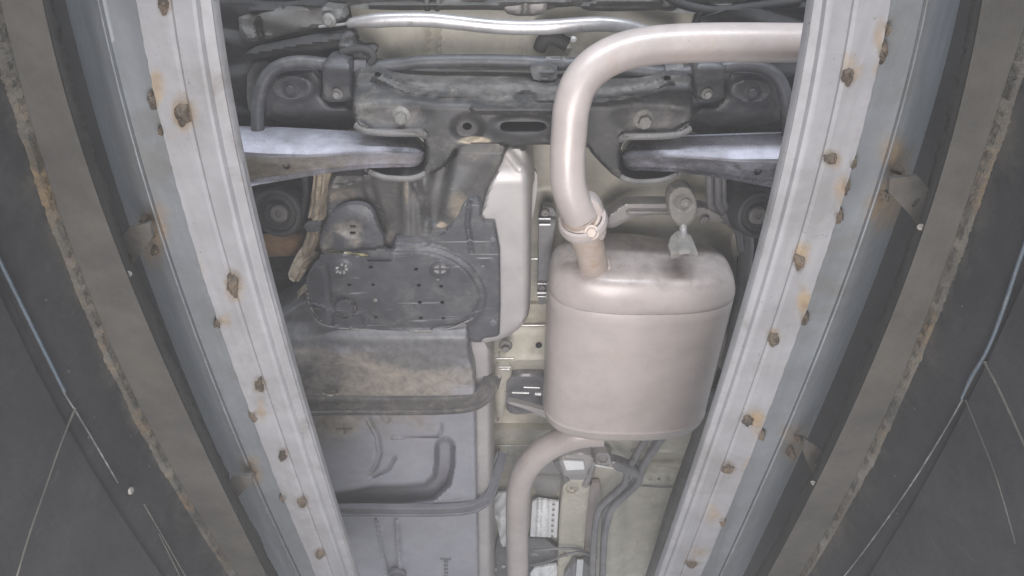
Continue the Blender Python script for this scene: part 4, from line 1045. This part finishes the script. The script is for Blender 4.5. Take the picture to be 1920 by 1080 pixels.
sheet('foil_shield', [(930, 850), (938, 848), (940, 864), (934, 872), (926, 874)], .98, 'foil', car, sp=4, skirt=.006, label='small bright foil tab beside the tank')
sheet('lower_cover', [(926, 1010), (955, 1008), (1045, 1012), (1048, 1080), (1048, 1160), (926, 1160)], .992, 'line_grey', car, lambda X, Y: ridge(X, Y, [(990, 1045), (1045, 1035)], 4, -.006), sp=6, skirt=.01)
sheet('foil_shield', [(992, 1068), (1030, 1060), (1048, 1058), (1050, 1100), (1000, 1100)], .975, 'foil', car, lambda X, Y: .006 * lump(X, Y, .2, .1), sp=4, skirt=.006, label='bright foil corner at the bottom of the tunnel')
sheet('lower_cover', [(1060, 1060), (1105, 1050), (1130, 1120), (1055, 1130)], .950, 'line_grey', car, lambda X, Y: ridge(X, Y, [(1078, 1050), (1076, 1120)], 8, -.01), sp=5, skirt=.02)
sheet('foil_tab', [(1082, 1050), (1094, 1050), (1090, 1110), (1078, 1110)], .938, 'bright_metal', car, sp=4, skirt=.003, round_it=0)
tube('wire', [P(x, y, .94) for x, y in ((995, 1060), (1030, 1052), (1060, 1040), (1090, 1036), (1118, 1046))], .0035, 'line_grey', car, 8, 4)
tube('wire', [P(x, y, .945) for x, y in ((1000, 1032), (1060, 1028), (1090, 1032), (1115, 1044))], .0035, 'line_grey', car, 8, 4)
for (x, y, r) in ((944, 1062, 4), (927, 1068, 5)): bolt(x, y, .985, r, car, 'bright_metal', 'clip', 'clip')

# ---- brake and fuel lines running forward
for off, r in ((0, .0085), (24, .0085)):
    pts = [(1215 + off * 1.3, 815), (1195 + off * 1.1, 850), (1178 + off, 880), (1172 + off, 905), (1152 + off, 925), (1126 + off, 950), (1118 + off * .9, 975), (1113 + off * .8, 1020), (1110 + off * .8, 1120)]
    tube('brake_line', [P(x, y, .925) for x, y in pts], r, 'line_grey', car, 12, 5)
tube('brake_line', [P(x, y, .935) for x, y in ((1236, 815), (1216, 850), (1196, 885), (1186, 905), (1165, 930), (1138, 955), (1132, 980), (1126, 1120))], .006, 'line_grey', car, 10, 5)
lc = sheet('line_clip', [(1144, 862), (1176, 872), (1200, 884), (1198, 898), (1176, 890), (1150, 880)], .912, 'line_grey', car, sp=3.5, skirt=.02, edge=.003, edge_px=3)
bolt(1186, 865, .91, 4, lc, 'bolt_zinc', 'screw', 'screw')
fb = sheet('floor_bracket', [(1204, 880), (1240, 886), (1290, 892), (1284, 914), (1240, 910), (1200, 912)], .985, 'primer_beige', car, lambda X, Y: .006 * blob(X, Y, 1222, 896, 5, 5, .3) + .006 * blob(X, Y, 1256, 899, 5, 6, .3), holes=[circle_px(1236, 898, 3.5, 2.5, 8)], sp=3.5, edge=.004, edge_px=4, skirt=.025)
tube('pressed_lip', [P(x, y, .984) for x, y in ((1198, 910), (1240, 913), (1286, 912))], .002, 'line_grey', fb, 8, 3)
# ------------------------------------------------------------------ added scattering volume that stands in for lens glare
def veil_box(x0, x1, y0, y1, z0, z1, density):
    v = [(x, y, z) for x in (x0, x1) for y in (y0, y1) for z in (z0, z1)]
    f = [(0, 1, 3, 2), (4, 6, 7, 5), (0, 4, 5, 1), (2, 3, 7, 6), (0, 2, 6, 4), (1, 5, 7, 3)]
    m = bpy.data.materials.new('veil'); m.use_nodes = True; nt = m.node_tree
    nt.nodes.remove(nt.nodes['Principled BSDF'])
    pv = nt.nodes.new('ShaderNodeVolumePrincipled'); pv.inputs['Density'].default_value = density
    pv.inputs['Color'].default_value = (.93, .93, .95, 1); pv.inputs['Anisotropy'].default_value = 0.0
    nt.links.new(pv.outputs[0], nt.nodes['Material Output'].inputs['Volume'])
    o = mesh_obj('veil', v, f, m, None, 'thin milky haze added to lift the dark tones like lens glare', None)
    o['kind'] = 'stuff'; o['category'] = 'veil'
veil_box(-1.6, 1.6, -2.0, 3.6, -1.2, 1.25, 0.042)
